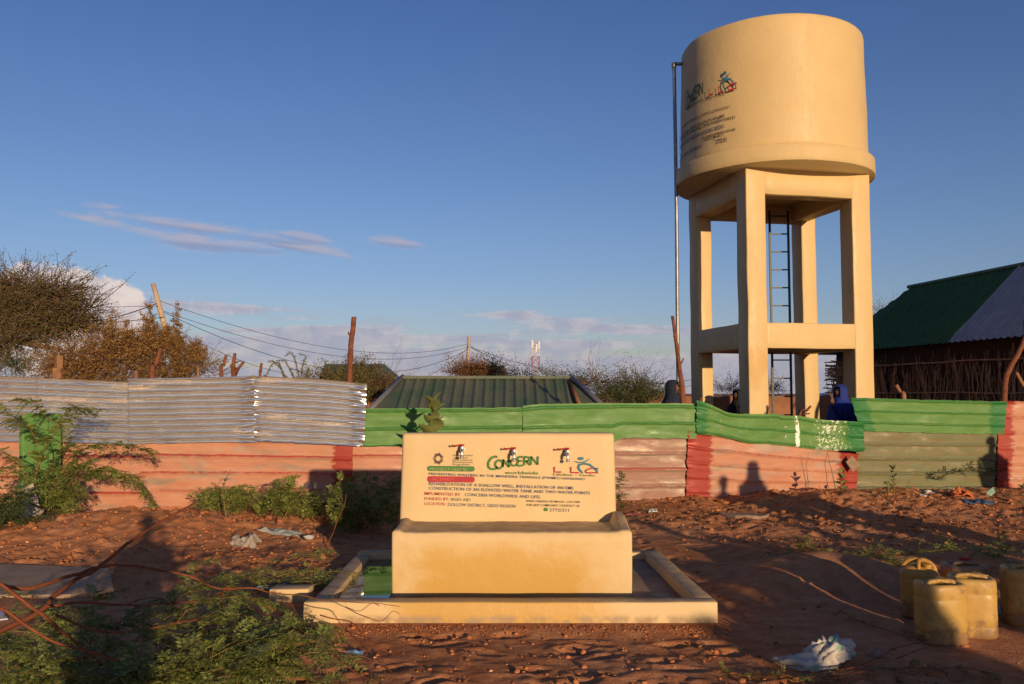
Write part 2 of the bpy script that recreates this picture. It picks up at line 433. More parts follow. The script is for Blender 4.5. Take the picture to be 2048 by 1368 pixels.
M['redwood'] = simple('barked_reddish_wood', (.22, .075, .035), (.11, .035, .018), 12, .85, .7, 22, .03)
M['pole'] = simple('weathered_pole', (.50, .36, .25), (.36, .24, .15), 5, .8, .3, 20, .02)
M['wire'] = simple('black_cable', (.02, .02, .022), (.03, .03, .03), 5, .5, 0)
M['iron'] = simple('black_iron', (.022, .02, .02), (.035, .03, .028), 14, .45, .2, 60, .003, .3)
M['pipe'] = simple('galvanised_pipe', (.30, .30, .31), (.18, .17, .17), 8, .42, .2, 30, .004, .6)
# ================================================================ GROUND
def rubble(x, y):
    r = sstep(9.6, 11.2, y) * sstep(.9, 3.0, x) * 1.0
    r = np.maximum(r, sstep(-1.2, -2.4, x) * sstep(6.5, 8.5, y) * .85)
    r = np.maximum(r, sstep(5.95, 5.6, y) * sstep(-2.6, -1.4, x) * sstep(2.6, 1.8, x) * .38)
    r = np.maximum(r, .55 * sstep(5.3, 4.9, y))
    r = np.maximum(r, sstep(8.2, 9.2, y) * sstep(1.6, 3.4, x) * .7)
    patch = vn(x * .9 + 3, y * .9, 5)
    return np.clip(r * (.55 + .8 * patch) + .16 * sstep(.5, .8, patch), 0, 1)
def basin_w(x, y):
    dx = np.maximum(np.abs(x) - 1.45, 0); dy = np.maximum(np.abs(y - 7.05) - 1.12, 0)
    return 1 - sstep(.02, .22, np.hypot(dx, dy))
def gauss(x, y, cx, cy, sx, sy, rot=0.0):
    c, s = math.cos(rot), math.sin(rot)
    a = (x - cx) * c + (y - cy) * s; b = -(x - cx) * s + (y - cy) * c
    return np.exp(-(a / sx) ** 2 - (b / sy) ** 2)
def H(x, y):
    x = np.asarray(x, float); y = np.asarray(y, float)
    h = .07 * (vn(x * .28, y * .28, 1) - .5) + .035 * (vn(x * .9, y * .9, 2) - .5)
    h = h - .06 * sstep(-1.0, -3.5, x) * sstep(8, 12, y)
    h = h + .09 * gauss(x, y, 5.4, 12.9, 1.5, .9) + .10 * gauss(x, y, 8.3, 13.3, 2.0, .8) + .06 * gauss(x, y, 4.2, 12.4, .6, .4)
    h = h + .23 * gauss(x, y, 2.75, 7.45, .75, .42, -.5) + .08 * gauss(x, y, 2.1, 7.0, .5, .4)
    h = h + .27 * gauss(x, y, -4.6, 9.9, 1.7, .9, .2)
    h = h - .10 * gauss(x, y, -3.6, 7.3, 1.5, .45)
    h = h - .035 * gauss(x, y, 3.4, 9.6, 2.6, .35, -.25)
    rb = rubble(x, y)
    fine = (vn(x * 2.6, y * 2.6, 3) - .5) * .055 + (vn(x * 6.1, y * 6.1, 4) - .5) * .040 + (vn(x * 13.3, y * 13.3, 6) - .5) * .022
    h = h + rb * fine + (vn(x * 8.7, y * 8.7, 7) - .5) * .006 + (vn(x * 3.1, y * 3.1, 8) - .5) * .010
    lump = np.maximum(vn(x * 9.7 + 40, y * 9.7, 9) - .62, 0) * .10 * rb
    h = h + lump
    cr = np.abs(vn(x * 16.1, y * 16.1, 14) - .5) + .5 * np.abs(vn(x * 29.7, y * 29.7, 15) - .5)
    h = h - cr * .022 * (rb + .10)
    w_ = basin_w(x, y)
    h = h * (1 - w_) + (.006) * w_
    far = sstep(18, 60, np.hypot(x, y - 6))
    h = h * (1 - far) - .15 * far + .5 * (vn(x * .012, y * .012, 11) - .5) * sstep(60, 400, y)
    return h
def gz(x, y): return float(H(x, y))

def axis(lo, hi, d, far, grow=1.16):
    a = list(np.arange(lo, hi + d * .5, d)); s = d
    while a[-1] < far: s *= grow; a.append(a[-1] + s)
    s = d; b = []
    v = lo
    while v > -far: s *= grow; v -= s; b.append(v)
    return np.array(b[::-1] + a)
xs = axis(-5.4, 9.0, .026, 4000); ys = np.concatenate([axis(4.2, 8.0, .019, 5000)[:-1][axis(4.2, 8.0, .019, 5000)[:-1] < 8.0], axis(8.0, 14.2, .030, 5000)[axis(8.0, 14.2, .030, 5000) >= 7.9999]])
XX, YY = np.meshgrid(xs, ys, indexing='xy'); ZZ = H(XX, YY)
_fr = random.Random(77)
for _k in range(150):                                        # footprints trodden into the path and around the stand
    fx_, fy_ = _fr.uniform(1.3, 5.6), _fr.uniform(5.2, 11.5)
    if _k % 4 == 0: fx_, fy_ = _fr.uniform(-1.6, 2.6), _fr.uniform(4.6, 5.8)
    an_ = _fr.uniform(-.7, .7) + (1.2 if _k % 2 else 0); c_, s_ = math.cos(an_), math.sin(an_)
    i0, i1 = np.searchsorted(xs, (fx_ - .3, fx_ + .3)); j0, j1 = np.searchsorted(ys, (fy_ - .3, fy_ + .3))
    X_ = XX[j0:j1, i0:i1] - fx_; Y_ = YY[j0:j1, i0:i1] - fy_; a_ = X_ * c_ + Y_ * s_; b_ = -X_ * s_ + Y_ * c_
    d_ = np.sqrt((a_ / .13) ** 2 + (b_ / .055) ** 2); ZZ[j0:j1, i0:i1] += -.014 * np.exp(-d_ ** 4) + .007 * np.exp(-((d_ - 1.25) / .25) ** 2)
nx, ny = len(xs), len(ys)
idx = np.arange(nx * ny).reshape(ny, nx)
Q = np.stack([idx[:-1, :-1], idx[:-1, 1:], idx[1:, 1:], idx[1:, :-1]], -1).reshape(-1, 4)
me = np_mesh('ground', np.stack([XX, YY, ZZ], -1).reshape(-1, 3), Q)
ground = link_mesh('ground', me, M['dirt'], smooth=True)
tag(ground, 'bare reddish brown earth with ruts, clods and footprints', None, None, 'structure')

# loose clods and stones: nobody could count them
def ico(sub):
    bm = bmesh.new(); bmesh.ops.create_icosphere(bm, subdivisions=sub, radius=1.0)
    v = np.array([x.co[:] for x in bm.verts]); f = np.array([[q.index for q in p.verts] for p in bm.faces]); bm.free(); return v, f
def clods(name, n, sub, smin, smax, mat, label, dens, seed, box=(-6, 9.5, 3.9, 13.8)):
    rs = np.random.RandomState(seed); v0, f0 = ico(sub); P = []; 
    while len(P) < n:
        m = n * 3; x = rs.uniform(box[0], box[1], m); y = box[2] + (box[3] - box[2]) * rs.rand(m) ** 1.15
        k = rs.rand(m) < dens(x, y)
        k &= ~((np.abs(x) < 1.5) & (y > 5.97) & (y < 8.2))
        k &= np.abs(x) < y * .66 + .4
        P += list(zip(x[k], y[k]))
    P = np.array(P[:n]); sz = smin + (smax - smin) * rs.rand(n) ** 3.0
    nv = len(v0)
    V = np.repeat(v0[None], n, 0)
    V = V * (1 + .75 * (rs.rand(n, nv, 1) - .5))
    V = V * (sz[:, None, None] * np.stack([rs.uniform(.8, 1.4, n), rs.uniform(.7, 1.1, n), rs.uniform(.45, .85, n)], -1)[:, None, :])
    a = rs.uniform(0, 2 * pi, n); ca, sa = np.cos(a)[:, None], np.sin(a)[:, None]
    X = V[..., 0] * ca - V[..., 1] * sa; Yv = V[..., 0] * sa + V[..., 1] * ca
    Z = V[..., 2] + (H(P[:, 0], P[:, 1]) + sz * .22)[:, None]
    V = np.stack([X + P[:, 0:1], Yv + P[:, 1:2], Z], -1).reshape(-1, 3)
    Fq = (f0[None] + (np.arange(n) * nv)[:, None, None]).reshape(-1, 3)
    o = link_mesh(name, np_mesh(name, V, Fq), mat)
    return tag(o, label, None, None, 'stuff')
M['clod'] = simple('earth_clod', (.40, .15, .060), (.28, .098, .040), 14, .95, .5, 50, .01, spec=.1, island=.35)
M['pebble'] = simple('pale_pebble', (.58, .33, .19), (.46, .22, .11), 20, .85, .3, 50, .01, spec=.2, island=.4)
clods('earth_clods', 11000, 1, .003, .024, M['clod'], 'loose clods of red earth scattered over the ground', lambda x, y: rubble(x, y) * 1.3 + .05, 3)
clods('coarse_clods', 420, 1, .016, .050, M['clod'], 'fist sized lumps of dug earth along the fence foot', lambda x, y: np.clip(rubble(x, y) * 1.6 - .35, 0, 1) * (y > 7.5), 4)
clods('pebbles', 1500, 1, .003, .013, M['pebble'], 'small pale pebbles strewn over the red earth', lambda x, y: .25 + rubble(x, y) * .6, 5)
clods('gravel', 1500, 1, .003, .011, M['clod'], 'grey brown gravel along the foot of the front kerb',
      lambda x, y: np.exp(-((y - 5.90) / .10) ** 2) * .9 * (vn(x * 4, y * 4, 5) + .2), 8, (-1.3, 1.5, 5.6, 5.985))

# ================================================================ FENCE
FY = np.array([[-400, 12.3], [0, 12.2], [255, 12.2], [505, 12.28], [730, 12.3], [1060, 12.6], [1395, 13.1], [1715, 13.9], [2000, 14.3], [2400, 14.6]])
def fY(px): return float(np.interp(px, FY[:, 0], FY[:, 1]))
fence = empty('corrugated_fence', (0, 12.4, 0), 0, 'patchwork sheet iron fence of silver, green and faded pink corrugated sheets across the yard', 'fence')
def poly(pts, u):
    """pixel polyline sampled over u in 0..1 by its x extent"""
    x0, x1 = pts[0][0], pts[-1][0]; x = x0 + (x1 - x0) * u
    return x, float(np.interp(x, [p[0] for p in pts], [p[1] for p in pts]))
def sheet(top, bot, kind, n, mat, off=0.0, label=None, crump=(0, 0), seed=0, wav=.012, name='sheet', phase=.5, vert=False, ragged=1.5):
    w_px = top[-1][0] - top[0][0]
    nu = max(24, int(w_px / 7))
    if kind == 'corr': nv = n * 10
    else: nv = 54
    if vert: nu = 60; nv = 26
    V = []; rib = []; UV = []
    rs = random.Random(seed)
    for j in range(nv + 1):
        v = j / nv
        for i in range(nu + 1):
            u = i / nu
            tx, ty = poly(top, u); bx, by = poly(bot, u)
            ty += (mnoise.noise(Vector((u * 14, seed, 0))) * ragged + mnoise.noise(Vector((u * 45, seed, 3))) * ragged * .6)
            by += (mnoise.noise(Vector((u * 13, seed, 9))) * ragged * 1.2 + mnoise.noise(Vector((u * 50, seed, 5))) * ragged * .7)
            eu = 0
            if i == 0 or i == nu: eu = mnoise.noise(Vector((v * 11, seed, i))) * ragged * 1.6
            px = tx + (bx - tx) * v + eu; py = ty + (by - ty) * v
            Y = fY(px) - off
            p = at(px, py, Y)
            q = Vector((p.x * 1.4, seed * 3.1, p.z * 1.7))
            base = mnoise.noise(q) * wav + mnoise.noise(q * 3.1) * wav * .35
            t = u if vert else v
            if kind == 'corr':
                a = 2 * pi * (n * t + phase)
                d = .0145 * math.cos(a); r = 0
                c0 = max(0, 1 - u / crump[0]) if crump[0] else 0
                c1 = max(0, 1 - (1 - u) / crump[1]) if crump[1] else 0
                c = max(c0, c1)
                if c > 0:
                    c = c ** .6
                    d = d * (1 - .75 * c) + c * (.032 * mnoise.noise(Vector((p.x * 11, p.z * 13, seed))) + .018 * mnoise.noise(Vector((p.x * 28, p.z * 31, seed))))
                d += .0012 * mnoise.noise(Vector((p.x * 3, p.z * 30, seed + 5)))
                dn = max(0, mnoise.noise(Vector((p.x * 3.4, p.z * 10, seed + 9))) - .42); d -= dn * .05
            else:
                ph = (n * t + phase) % 1.0
                e = abs(ph - .5)
                r = 1 - min(1, max(0, (e - .035) / .05))
                d = -.027 * r
                r2 = max(0, 1 - abs(ph - .41) / .03); r = max(r * .5, r2)
                # the pan between two ribs sags and is dented
                d += .014 * mnoise.noise(Vector((p.x * 2.2, p.z * 5, seed))) + .006 * mnoise.noise(Vector((p.x * 8, p.z * 12, seed)))
                c0 = max(0, 1 - u / crump[0]) if crump[0] else 0
                c1 = max(0, 1 - (1 - u) / crump[1]) if crump[1] else 0
                c = max(c0, c1)
                d += c * (.04 * mnoise.noise(Vector((p.x * 7, p.z * 9, seed + 2))) + .02 * mnoise.noise(Vector((p.x * 21, p.z * 25, seed))))
            p.y += base + d
            V.append(p); rib.append(r); UV.append((u, 1 - v))
    Fs = []
    for j in range(nv):
        for i in range(nu):
            a = j * (nu + 1) + i; Fs.append((a, a + nu + 1, a + nu + 2, a + 1))
    me = np_mesh(name, np.array([p[:] for p in V]), np.array(Fs))
    at_ = me.attributes.new('rib', 'FLOAT', 'POINT'); at_.data.foreach_set('value', rib)
    uvl = me.uv_layers.new(name='UVMap'); li = np.empty(len(me.loops), np.int32); me.loops.foreach_get('vertex_index', li)
    uvl.data.foreach_set('uv', np.array(UV, np.float32)[li].ravel())
    o = link_mesh(name, me, mat, fence, True); o.matrix_parent_inverse = Matrix.Translation((0, -12.4, 0))
    if label: o['label'] = label
    return o
BB = 16
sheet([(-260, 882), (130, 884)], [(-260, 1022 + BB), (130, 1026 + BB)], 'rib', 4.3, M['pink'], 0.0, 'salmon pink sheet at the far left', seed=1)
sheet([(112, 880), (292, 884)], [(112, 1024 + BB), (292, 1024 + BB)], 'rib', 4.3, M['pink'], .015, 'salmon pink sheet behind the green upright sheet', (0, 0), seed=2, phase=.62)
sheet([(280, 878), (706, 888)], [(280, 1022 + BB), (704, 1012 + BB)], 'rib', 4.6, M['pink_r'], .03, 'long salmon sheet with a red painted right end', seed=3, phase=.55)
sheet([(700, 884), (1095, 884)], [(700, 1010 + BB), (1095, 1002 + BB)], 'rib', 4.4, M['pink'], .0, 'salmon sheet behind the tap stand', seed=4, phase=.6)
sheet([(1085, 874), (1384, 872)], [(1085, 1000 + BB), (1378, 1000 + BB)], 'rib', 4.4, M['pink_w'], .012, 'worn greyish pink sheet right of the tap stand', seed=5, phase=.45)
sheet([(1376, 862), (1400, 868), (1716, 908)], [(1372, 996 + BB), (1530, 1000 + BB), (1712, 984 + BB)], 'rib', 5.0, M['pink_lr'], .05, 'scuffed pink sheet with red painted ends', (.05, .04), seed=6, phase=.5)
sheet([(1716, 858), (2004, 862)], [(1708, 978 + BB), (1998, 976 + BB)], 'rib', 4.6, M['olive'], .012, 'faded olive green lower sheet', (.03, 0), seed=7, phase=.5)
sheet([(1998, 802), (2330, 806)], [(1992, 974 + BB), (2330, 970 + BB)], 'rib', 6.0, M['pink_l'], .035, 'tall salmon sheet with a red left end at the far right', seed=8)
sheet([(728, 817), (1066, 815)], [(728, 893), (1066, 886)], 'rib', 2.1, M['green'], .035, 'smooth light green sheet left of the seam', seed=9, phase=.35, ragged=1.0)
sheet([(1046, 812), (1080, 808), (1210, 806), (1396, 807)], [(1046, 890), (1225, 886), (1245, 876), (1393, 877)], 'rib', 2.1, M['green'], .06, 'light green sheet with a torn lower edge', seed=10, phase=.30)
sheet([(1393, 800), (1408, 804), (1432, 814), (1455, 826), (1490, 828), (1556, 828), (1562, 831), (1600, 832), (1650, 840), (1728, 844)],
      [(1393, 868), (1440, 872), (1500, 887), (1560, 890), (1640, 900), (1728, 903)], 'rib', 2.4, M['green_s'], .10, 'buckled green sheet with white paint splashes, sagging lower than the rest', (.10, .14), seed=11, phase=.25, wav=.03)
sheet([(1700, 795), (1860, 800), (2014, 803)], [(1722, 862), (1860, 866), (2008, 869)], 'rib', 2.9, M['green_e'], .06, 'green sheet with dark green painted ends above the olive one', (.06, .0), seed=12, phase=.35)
sheet([(-260, 745), (90, 755)], [(-260, 880), (84, 884)], 'corr', 11, M['galv'], .05, 'silver corrugated sheet at the far left', (0, .03), seed=13)
sheet([(72, 755), (262, 764)], [(72, 884), (262, 888)], 'corr', 11, M['galv'], .075, 'silver sheet with orange rust stains', (0, 0), seed=14)
sheet([(256, 757), (440, 754), (512, 751)], [(256, 888), (440, 884), (514, 885)], 'corr', 11, M['galv'], .10, 'silver corrugated sheet with a crumpled right edge', (0, .12), seed=15, phase=.3)
sheet([(509, 752), (640, 758), (733, 767)], [(509, 882), (640, 888), (728, 893)], 'corr', 11, M['galv'], .12, 'shiny silver sheet ending the silver row, rust stained', (.02, .13), seed=16)
# upright green sheet leaning on the fence
sheet([(40, 832), (58, 826), (122, 827)], [(36, 1010), (122, 1012)], 'rib', 3.0, M['green'], .19, 'narrow bright green sheet standing upright over the others', seed=17, phase=.3, vert=True)

def stake(pts, Y, r0, r1, mat, label, stubs=(), name='post', sq=False):
    mb = MB(); P = smooth_path([at(a, b, Y) for a, b in pts], 4)
    nn = len(P); mb.tube(P, [r0 + (r1 - r0) * i / (nn - 1) for i in range(nn)], 4 if sq else 9, wob=.0 if sq else .09)
    for s in stubs:
        Q_ = [at(a, b, Y - .01 * i) for i, (a, b) in enumerate(s[0])]; mb.tube(Q_, [s[1]] + [s[1] * .7] * (len(Q_) - 1), 7, wob=.1)
    o = mb.build(name, mat, fence, not sq); o.matrix_parent_inverse = Matrix.Translation((0, -12.4, 0))
    if label: o['label'] = label
    return o
fb = .25
stake([(702, 1010), (700, 800), (700, 740), (702, 690), (706, 655), (708, 634)], fY(700) + fb - .1, .045, .036, M['redwood'], 'tall crooked red brown pole above the silver sheets', [([(703, 672), (697, 668), (697, 664)], .018), ([(699, 712), (695, 706)], .02), ([(708, 640), (711, 634)], .02)])
stake([(1372, 1000), (1366, 800), (1360, 745), (1353, 690), (1345, 632)], fY(1360) + .12, .050, .024, M['redwood'], 'tall leaning forked pole beside the water tower', [([(1354, 690), (1347, 672)], .016), ([(1362, 728), (1367, 716)], .014), ([(1354, 700), (1350, 694)], .013)])
stake([(304, 1000), (304, 755), (312, 730), (321, 696)], 12.5, .045, .028, M['redwood'], 'short leaning reddish post')
stake([(442, 1000), (442, 755), (447, 732), (452, 710)], 12.5, .03, .02, M['redwood'], 'thin upright stick')
stake([(468, 1000), (468, 755), (466, 735), (470, 706)], 12.5, .05, .022, M['redwood'], 'forked reddish post', [([(470, 748), (478, 735), (487, 724)], .03), ([(469, 726), (478, 722), (484, 722)], .012), ([(466, 735), (460, 730)], .016)])
stake([(520, 1000), (520, 760), (521, 745), (523, 726)], 12.55, .022, .018, M['redwood'], 'short reddish stub')
stake([(396, 1000), (396, 760), (396, 730)], 12.5, .022, .017, M['wood'], 'short thin stub')
stake([(272, 1000), (272, 765), (274, 742)], 12.5, .03, .026, M['wood'], 'pale stub')
stake([(118, 1000), (118, 760), (118, 712)], 12.6, .058, .058, M['wood'], 'squared timber post', sq=True)
stake([(1402, 1000), (1402, 812), (1404, 796)], fY(1402) + .1, .03, .022, M['redwood'], 'stub at the buckled corner')
stake([(1588, 1000), (1598, 834), (1612, 822), (1622, 812)], fY(1600) + .1, .03, .016, M['redwood'], 'broken stick end', [([(1606, 828), (1620, 827)], .014)])
stake([(2006, 1000), (2006, 860), (2010, 770), (2018, 740), (2040, 700), (2052, 668), (2050, 640)], fY(2010) + .15, .055, .036, M['redwood'], 'thick bent pole at the right end')
stake([(1808, 1000), (1808, 805), (1800, 785), (1792, 770)], fY(1800) + .2, .045, .03, M['wood'], 'leaning stake in front of the hut')
stake([(2070, 1000), (2060, 800), (2046, 770), (2032, 745)], fY(2040) + .2, .035, .03, M['wood'], 'stake leaning behind the last sheet')
mb = MB()
p0 = at(2044, 650, 14.5); mb.tube([at(2060, 690, 14.5), p0], .022, 6)
mb = MB(); a = at(107, 736, 12.55); b = at(128, 758, 12.62); mb.box((a.x, 12.53, b.z), (b.x, 12.57, a.z)); o = mb.build('board_end', M['wood'], fence); o.matrix_parent_inverse = Matrix.Translation((0, -12.4, 0))

# ================================================================ TAP STAND
stand = empty('tap_stand', (0, 6.9, 0), 0, 'cream painted concrete water point with three taps, trough and lettered back wall', 'water point')
def ch(o, par=stand): o.matrix_parent_inverse = par.matrix_basis.inverted() if par.parent is None else Matrix(); return o
stand_inv = Matrix.Translation((0, -6.9, 0))
def sp_(o): o.matrix_parent_inverse = stand_inv; return o
SM = M['stand']
WF = 7.14                                     # front face of the lettered wall
def wtaper(c):
    t = (c.z - .5) / .76
    return (c.x * (1 - .018 * t) - .012, c.y + .012 * t, c.z)
sp_(rbox('back_wall', (-.925, WF, .06), (.885, WF + .16, 1.268), SM, stand, .028, 3, .12, .0035, 2.0, taper=wtaper))
# trough: one hand-shaped block, its top a shallow channel between raised ends
def trough():
    x0, x1, y0, y1 = -.918, .918, 6.58, WF - .003; nx_, ny_ = 120, 26
    V = []; 
    for j in range(ny_ + 1):
        for i in range(nx_ + 1):
            x = x0 + (x1 - x0) * i / nx_; y = y0 + (y1 - y0) * j / ny_
            t = j / ny_
            z = .545
            z += .008 * float(sstep(.0, .9, t)) - .014 * float(sstep(.02, .09, y - y0) * sstep(.05, .12, x - x0) * sstep(.05, .13, x1 - x))
            ye = y0 + .03
            # raised ends, the right one ramps up to the wall
            er = float(sstep(.115, .075, x1 - x)); el_ = float(sstep(.085, .055, x - x0))
            z += er * (.012 + .060 * float(sstep(0.0, .8, t))) + el_ * .014
            # rounded outer edges
            d = min(y - y0, x - x0, x1 - x); z -= .022 * max(0, 1 - d / .022) ** 2
            z += .004 * mnoise.noise(Vector((x * 5, y * 5, 1))) + .002 * mnoise.noise(Vector((x * 17, y * 17, 1)))
            V.append((x, y, z))
    Fs = []
    for j in range(ny_):
        for i in range(nx_):
            a = j * (nx_ + 1) + i; Fs.append((a, a + 1, a + nx_ + 2, a + nx_ + 1))
    # skirts
    ring = [i for i in range(nx_ + 1)] + [j * (nx_ + 1) + nx_ for j in range(1, ny_ + 1)] + [ny_ * (nx_ + 1) + i for i in range(nx_ - 1, -1, -1)] + [j * (nx_ + 1) for j in range(ny_ - 1, 0, -1)]
    prev = ring; lev = [.46, .36, .26, .16, .09, .03]
    for z in lev:
        cur = []
        for r in ring:
            x, y, _ = V[r]; k = .006 * mnoise.noise(Vector((x * 2, y * 2, z * 3))) 
            bul = -.012 * math.sin((z - .03) / .5 * pi)
            V.append((x * (1 - .012 * (.53 - z) ) , y + k + (bul if y < y0 + .01 else 0), z)); cur.append(len(V) - 1)
        L = len(ring)
        for k in range(L): Fs.append((prev[k], cur[k], cur[(k + 1) % L], prev[(k + 1) % L]))
        prev = cur
    return np_mesh('trough', V, Fs)
sp_(link_mesh('trough', trough(), SM, stand, True))
# apron: floor, four kerbs
sp_(rbox('apron_floor', (-.93, 6.16, -.12), (1.31, 8.02, .060), M['floor'], stand, .004, 1, .16, .004, 3))
sp_(rbox('sunken_floor', (-1.33, 6.16, -.14), (-.935, 8.02, .0), M['floor'], stand, .004, 1, .16, .004, 3))
sp_(rbox('front_kerb', (-1.455, 6.02, -.15), (1.435, 6.15, .150), SM, stand, .012, 2, .12, .005, 3, seed=2))
sp_(rbox('back_kerb', (-1.44, 8.02, -.15), (1.36, 8.14, .125), SM, stand, .02, 2, .12, .006, 3, seed=3))
sp_(rbox('side_kerb', (1.300, 6.152, -.15), (1.432, 8.018, .147), SM, stand, .016, 2, .12, .006, 3, seed=4, taper=lambda c: (c.x - .035 * (c.y - 6.15), c.y, c.z)))
sp_(rbox('side_kerb', (-1.450, 6.152, -.15), (-1.325, 8.018, .108), SM, stand, .016, 2, .12, .006, 3, seed=5))
m, n = material('standing_water'); setb(n, (.035, .018, .012), .03, 0, n.bump(n.noise(n.new('ShaderNodeTexCoord').outputs['Object'], 7, 2), .02, .003), 1.0); n.b.inputs['IOR'].default_value = 1.9
M['water'] = m
mb = MB(); mb.add([(-1.322, 6.155, .058), (-.932, 6.155, .058), (-.932, 8.015, .058), (-1.322, 8.015, .058)], [(0, 1, 2, 3)])
w1 = mb.build('standing_water', M['water']); tag(w1, 'puddle of water held in the left side of the tap stand apron', None, None, 'structure')
# dam lip so the water has an edge at the channel in front of the trough

# taps
M['chrome'] = simple('tap_metal', (.62, .58, .54), (.42, .39, .36), 30, .38, .1, 50, .002, .8)
M['redpl'] = simple('red_handle', (.42, .025, .02), (.30, .015, .015), 20, .45, 0)
def make_tap():
    t = empty('tap', (0, 0, 0))
    mb = MB()
    mb.tube([(0, .012, 0), (0, -.045, 0), (0, -.085, .002)], [.017, .015, .013], 12)          # inlet
    mb.tube([(0, .004, 0), (0, -.004, 0)], .026, 14)                                          # flange
    mb.tube([(0, -.058, -.016), (0, -.058, .028)], [.018, .016], 12)                            # ball chamber
    b = mb.build('tap_body', M['chrome'], t, False)
    mb = MB(); mb.tube(smooth_path([(0, -.08, .002), (0, -.100, -.004), (0, -.110, -.022), (0, -.111, -.055)], 4), .0125, 10); mb.tube([(0, -.111, -.050), (0, -.111, -.068)], .016, 12)
    mb.build('spout', M['chrome'], t, True)
    mb = MB(); mb.tube([(0, -.058, .026), (0, -.058, .040)], .011, 10)
    mb.tube(smooth_path([(.004, -.058, .040), (-.02, -.058, .046), (-.035, -.058, .038), (-.085, -.060, .038)], 4), .0062, 8)
    mb.tube([(-.085, -.060, .038), (-.092, -.060, .038)], .010, 8); mb.tube([(.006, -.058, .036), (.006, -.058, .050)], .013, 10)
    mb.build('lever', M['redpl'], t, False)
    return t
def copy_tree(o, parent=None):
    c = o.copy(); COL.objects.link(c); c.parent = parent
    for k in [q for q in bpy.data.objects if q.parent == o]: copy_tree(k, c)
    return c
tap0 = make_tap()
for i, (px, py) in enumerate(((925, 899), (1028, 905), (1134, 906))):
    kids = None
    t = tap0 if i == 0 else copy_tree(tap0)
    p = at(px, py, WF); t.location = p; t.scale = (.95, .95, .95)
    t.parent = stand; t.matrix_parent_inverse = stand_inv

# ---------------------------------------------------------------- painted writing
def inkm(name, c): return simple(name, c, tuple(x * .75 + .02 for x in c), 40, .6, 0)
INK = dict(blue=inkm('navy_ink', (.06, .085, .16)), red=inkm('red_ink', (.40, .02, .03)), green=inkm('green_ink', (.06, .17, .03)), dark=inkm('dark_ink', (.05, .03, .025)),
           grey=inkm('olive_ink', (.14, .12, .07)), dgreen=inkm('dark_green_ink', (.02, .07, .03)), teal=inkm('teal_ink', (.03, .16, .22)), pale=inkm('pale_ink', (.30, .33, .10)), pinkish=inkm('faint_red_ink', (.55, .12, .09)), brown=inkm('brown_ink', (.12, .05, .04)))
_tcache = {}
def text_geo(s, bold=.012):
    cu = bpy.data.curves.new('t', 'FONT'); cu.body = s; cu.offset = bold; cu.resolution_u = 2; cu.fill_mode = 'FRONT'
    o = bpy.data.objects.new('t', cu); COL.objects.link(o)
    dg = bpy.context.evaluated_depsgraph_get(); me = bpy.data.meshes.new_from_object(o.evaluated_get(dg))
    V = np.array([v.co[:2] for v in me.vertices]); Fs = [tuple(p.vertices) for p in me.polygons]
    bpy.data.objects.remove(o); bpy.data.curves.remove(cu); bpy.data.meshes.remove(me)
    x0, x1 = V[:, 0].min(), V[:, 0].max()
    V[:, 0] = (V[:, 0] - x0) / (x1 - x0)
    return V, Fs, (x1 - x0)
def stroke(pts, wd, closed=False):
    """flat brush stroke in 2D"""
    P = [Vector((a, b)) for a, b in pts]; L = len(P); vs = []; fs = []
    for i, p in enumerate(P):
        a = P[(i - 1) % L if closed else max(i - 1, 0)]; b = P[(i + 1) % L if closed else min(i + 1, L - 1)]
        t = (b - a); t = t / max(t.length, 1e-6); nn = Vector((-t.y, t.x)); w_ = wd[i] if isinstance(wd, (list, tuple)) else wd
        vs += [p + nn * w_ / 2, p - nn * w_ / 2]
    m_ = L if closed else L - 1
    for i in range(m_):
        j = (i + 1) % L; fs.append((2*i, 2*i+1, 2*j+1, 2*j))
    return [(v.x, v.y) for v in vs], fs
def ell(cx, cy, rx, ry, n=16, a0=0, a1=2 * pi): return [(cx + rx * math.cos(a0 + (a1 - a0) * k / n), cy + ry * math.sin(a0 + (a1 - a0) * k / n)) for k in range(n + (0 if abs(a1 - a0) > 6.28 else 1))]
def wallp(px, py, off=.0):
    return at(px, py, WF - .006 - off)
def paint(name, geo, mapping, mat, parent, inv):
    """geo: list of (verts2d, faces)"""
    mb = MB()
    for V, Fs in geo: mb.add([mapping(a, b) for a, b in V], Fs)
    o = mb.build(name, mat, parent); o.matrix_parent_inverse = inv; o['kind'] = 'stuff'
    return o
def pxmap(off=0.0): return lambda x, y: wallp(x, y, off)
def wtext(s, x0, y0, x1, y1, cap, ink, off=0.0, bold=.012, name='lettering'):
    V, Fs, _ = text_geo(s, bold * .25); cap = cap / .72
    G_ = []
    for a, b in V: G_.append((x0 + (x1 - x0) * a, y0 + (y1 - y0) * a - b * cap))
    return paint(name, [(G_, Fs)], pxmap(off), INK[ink], stand, stand_inv)
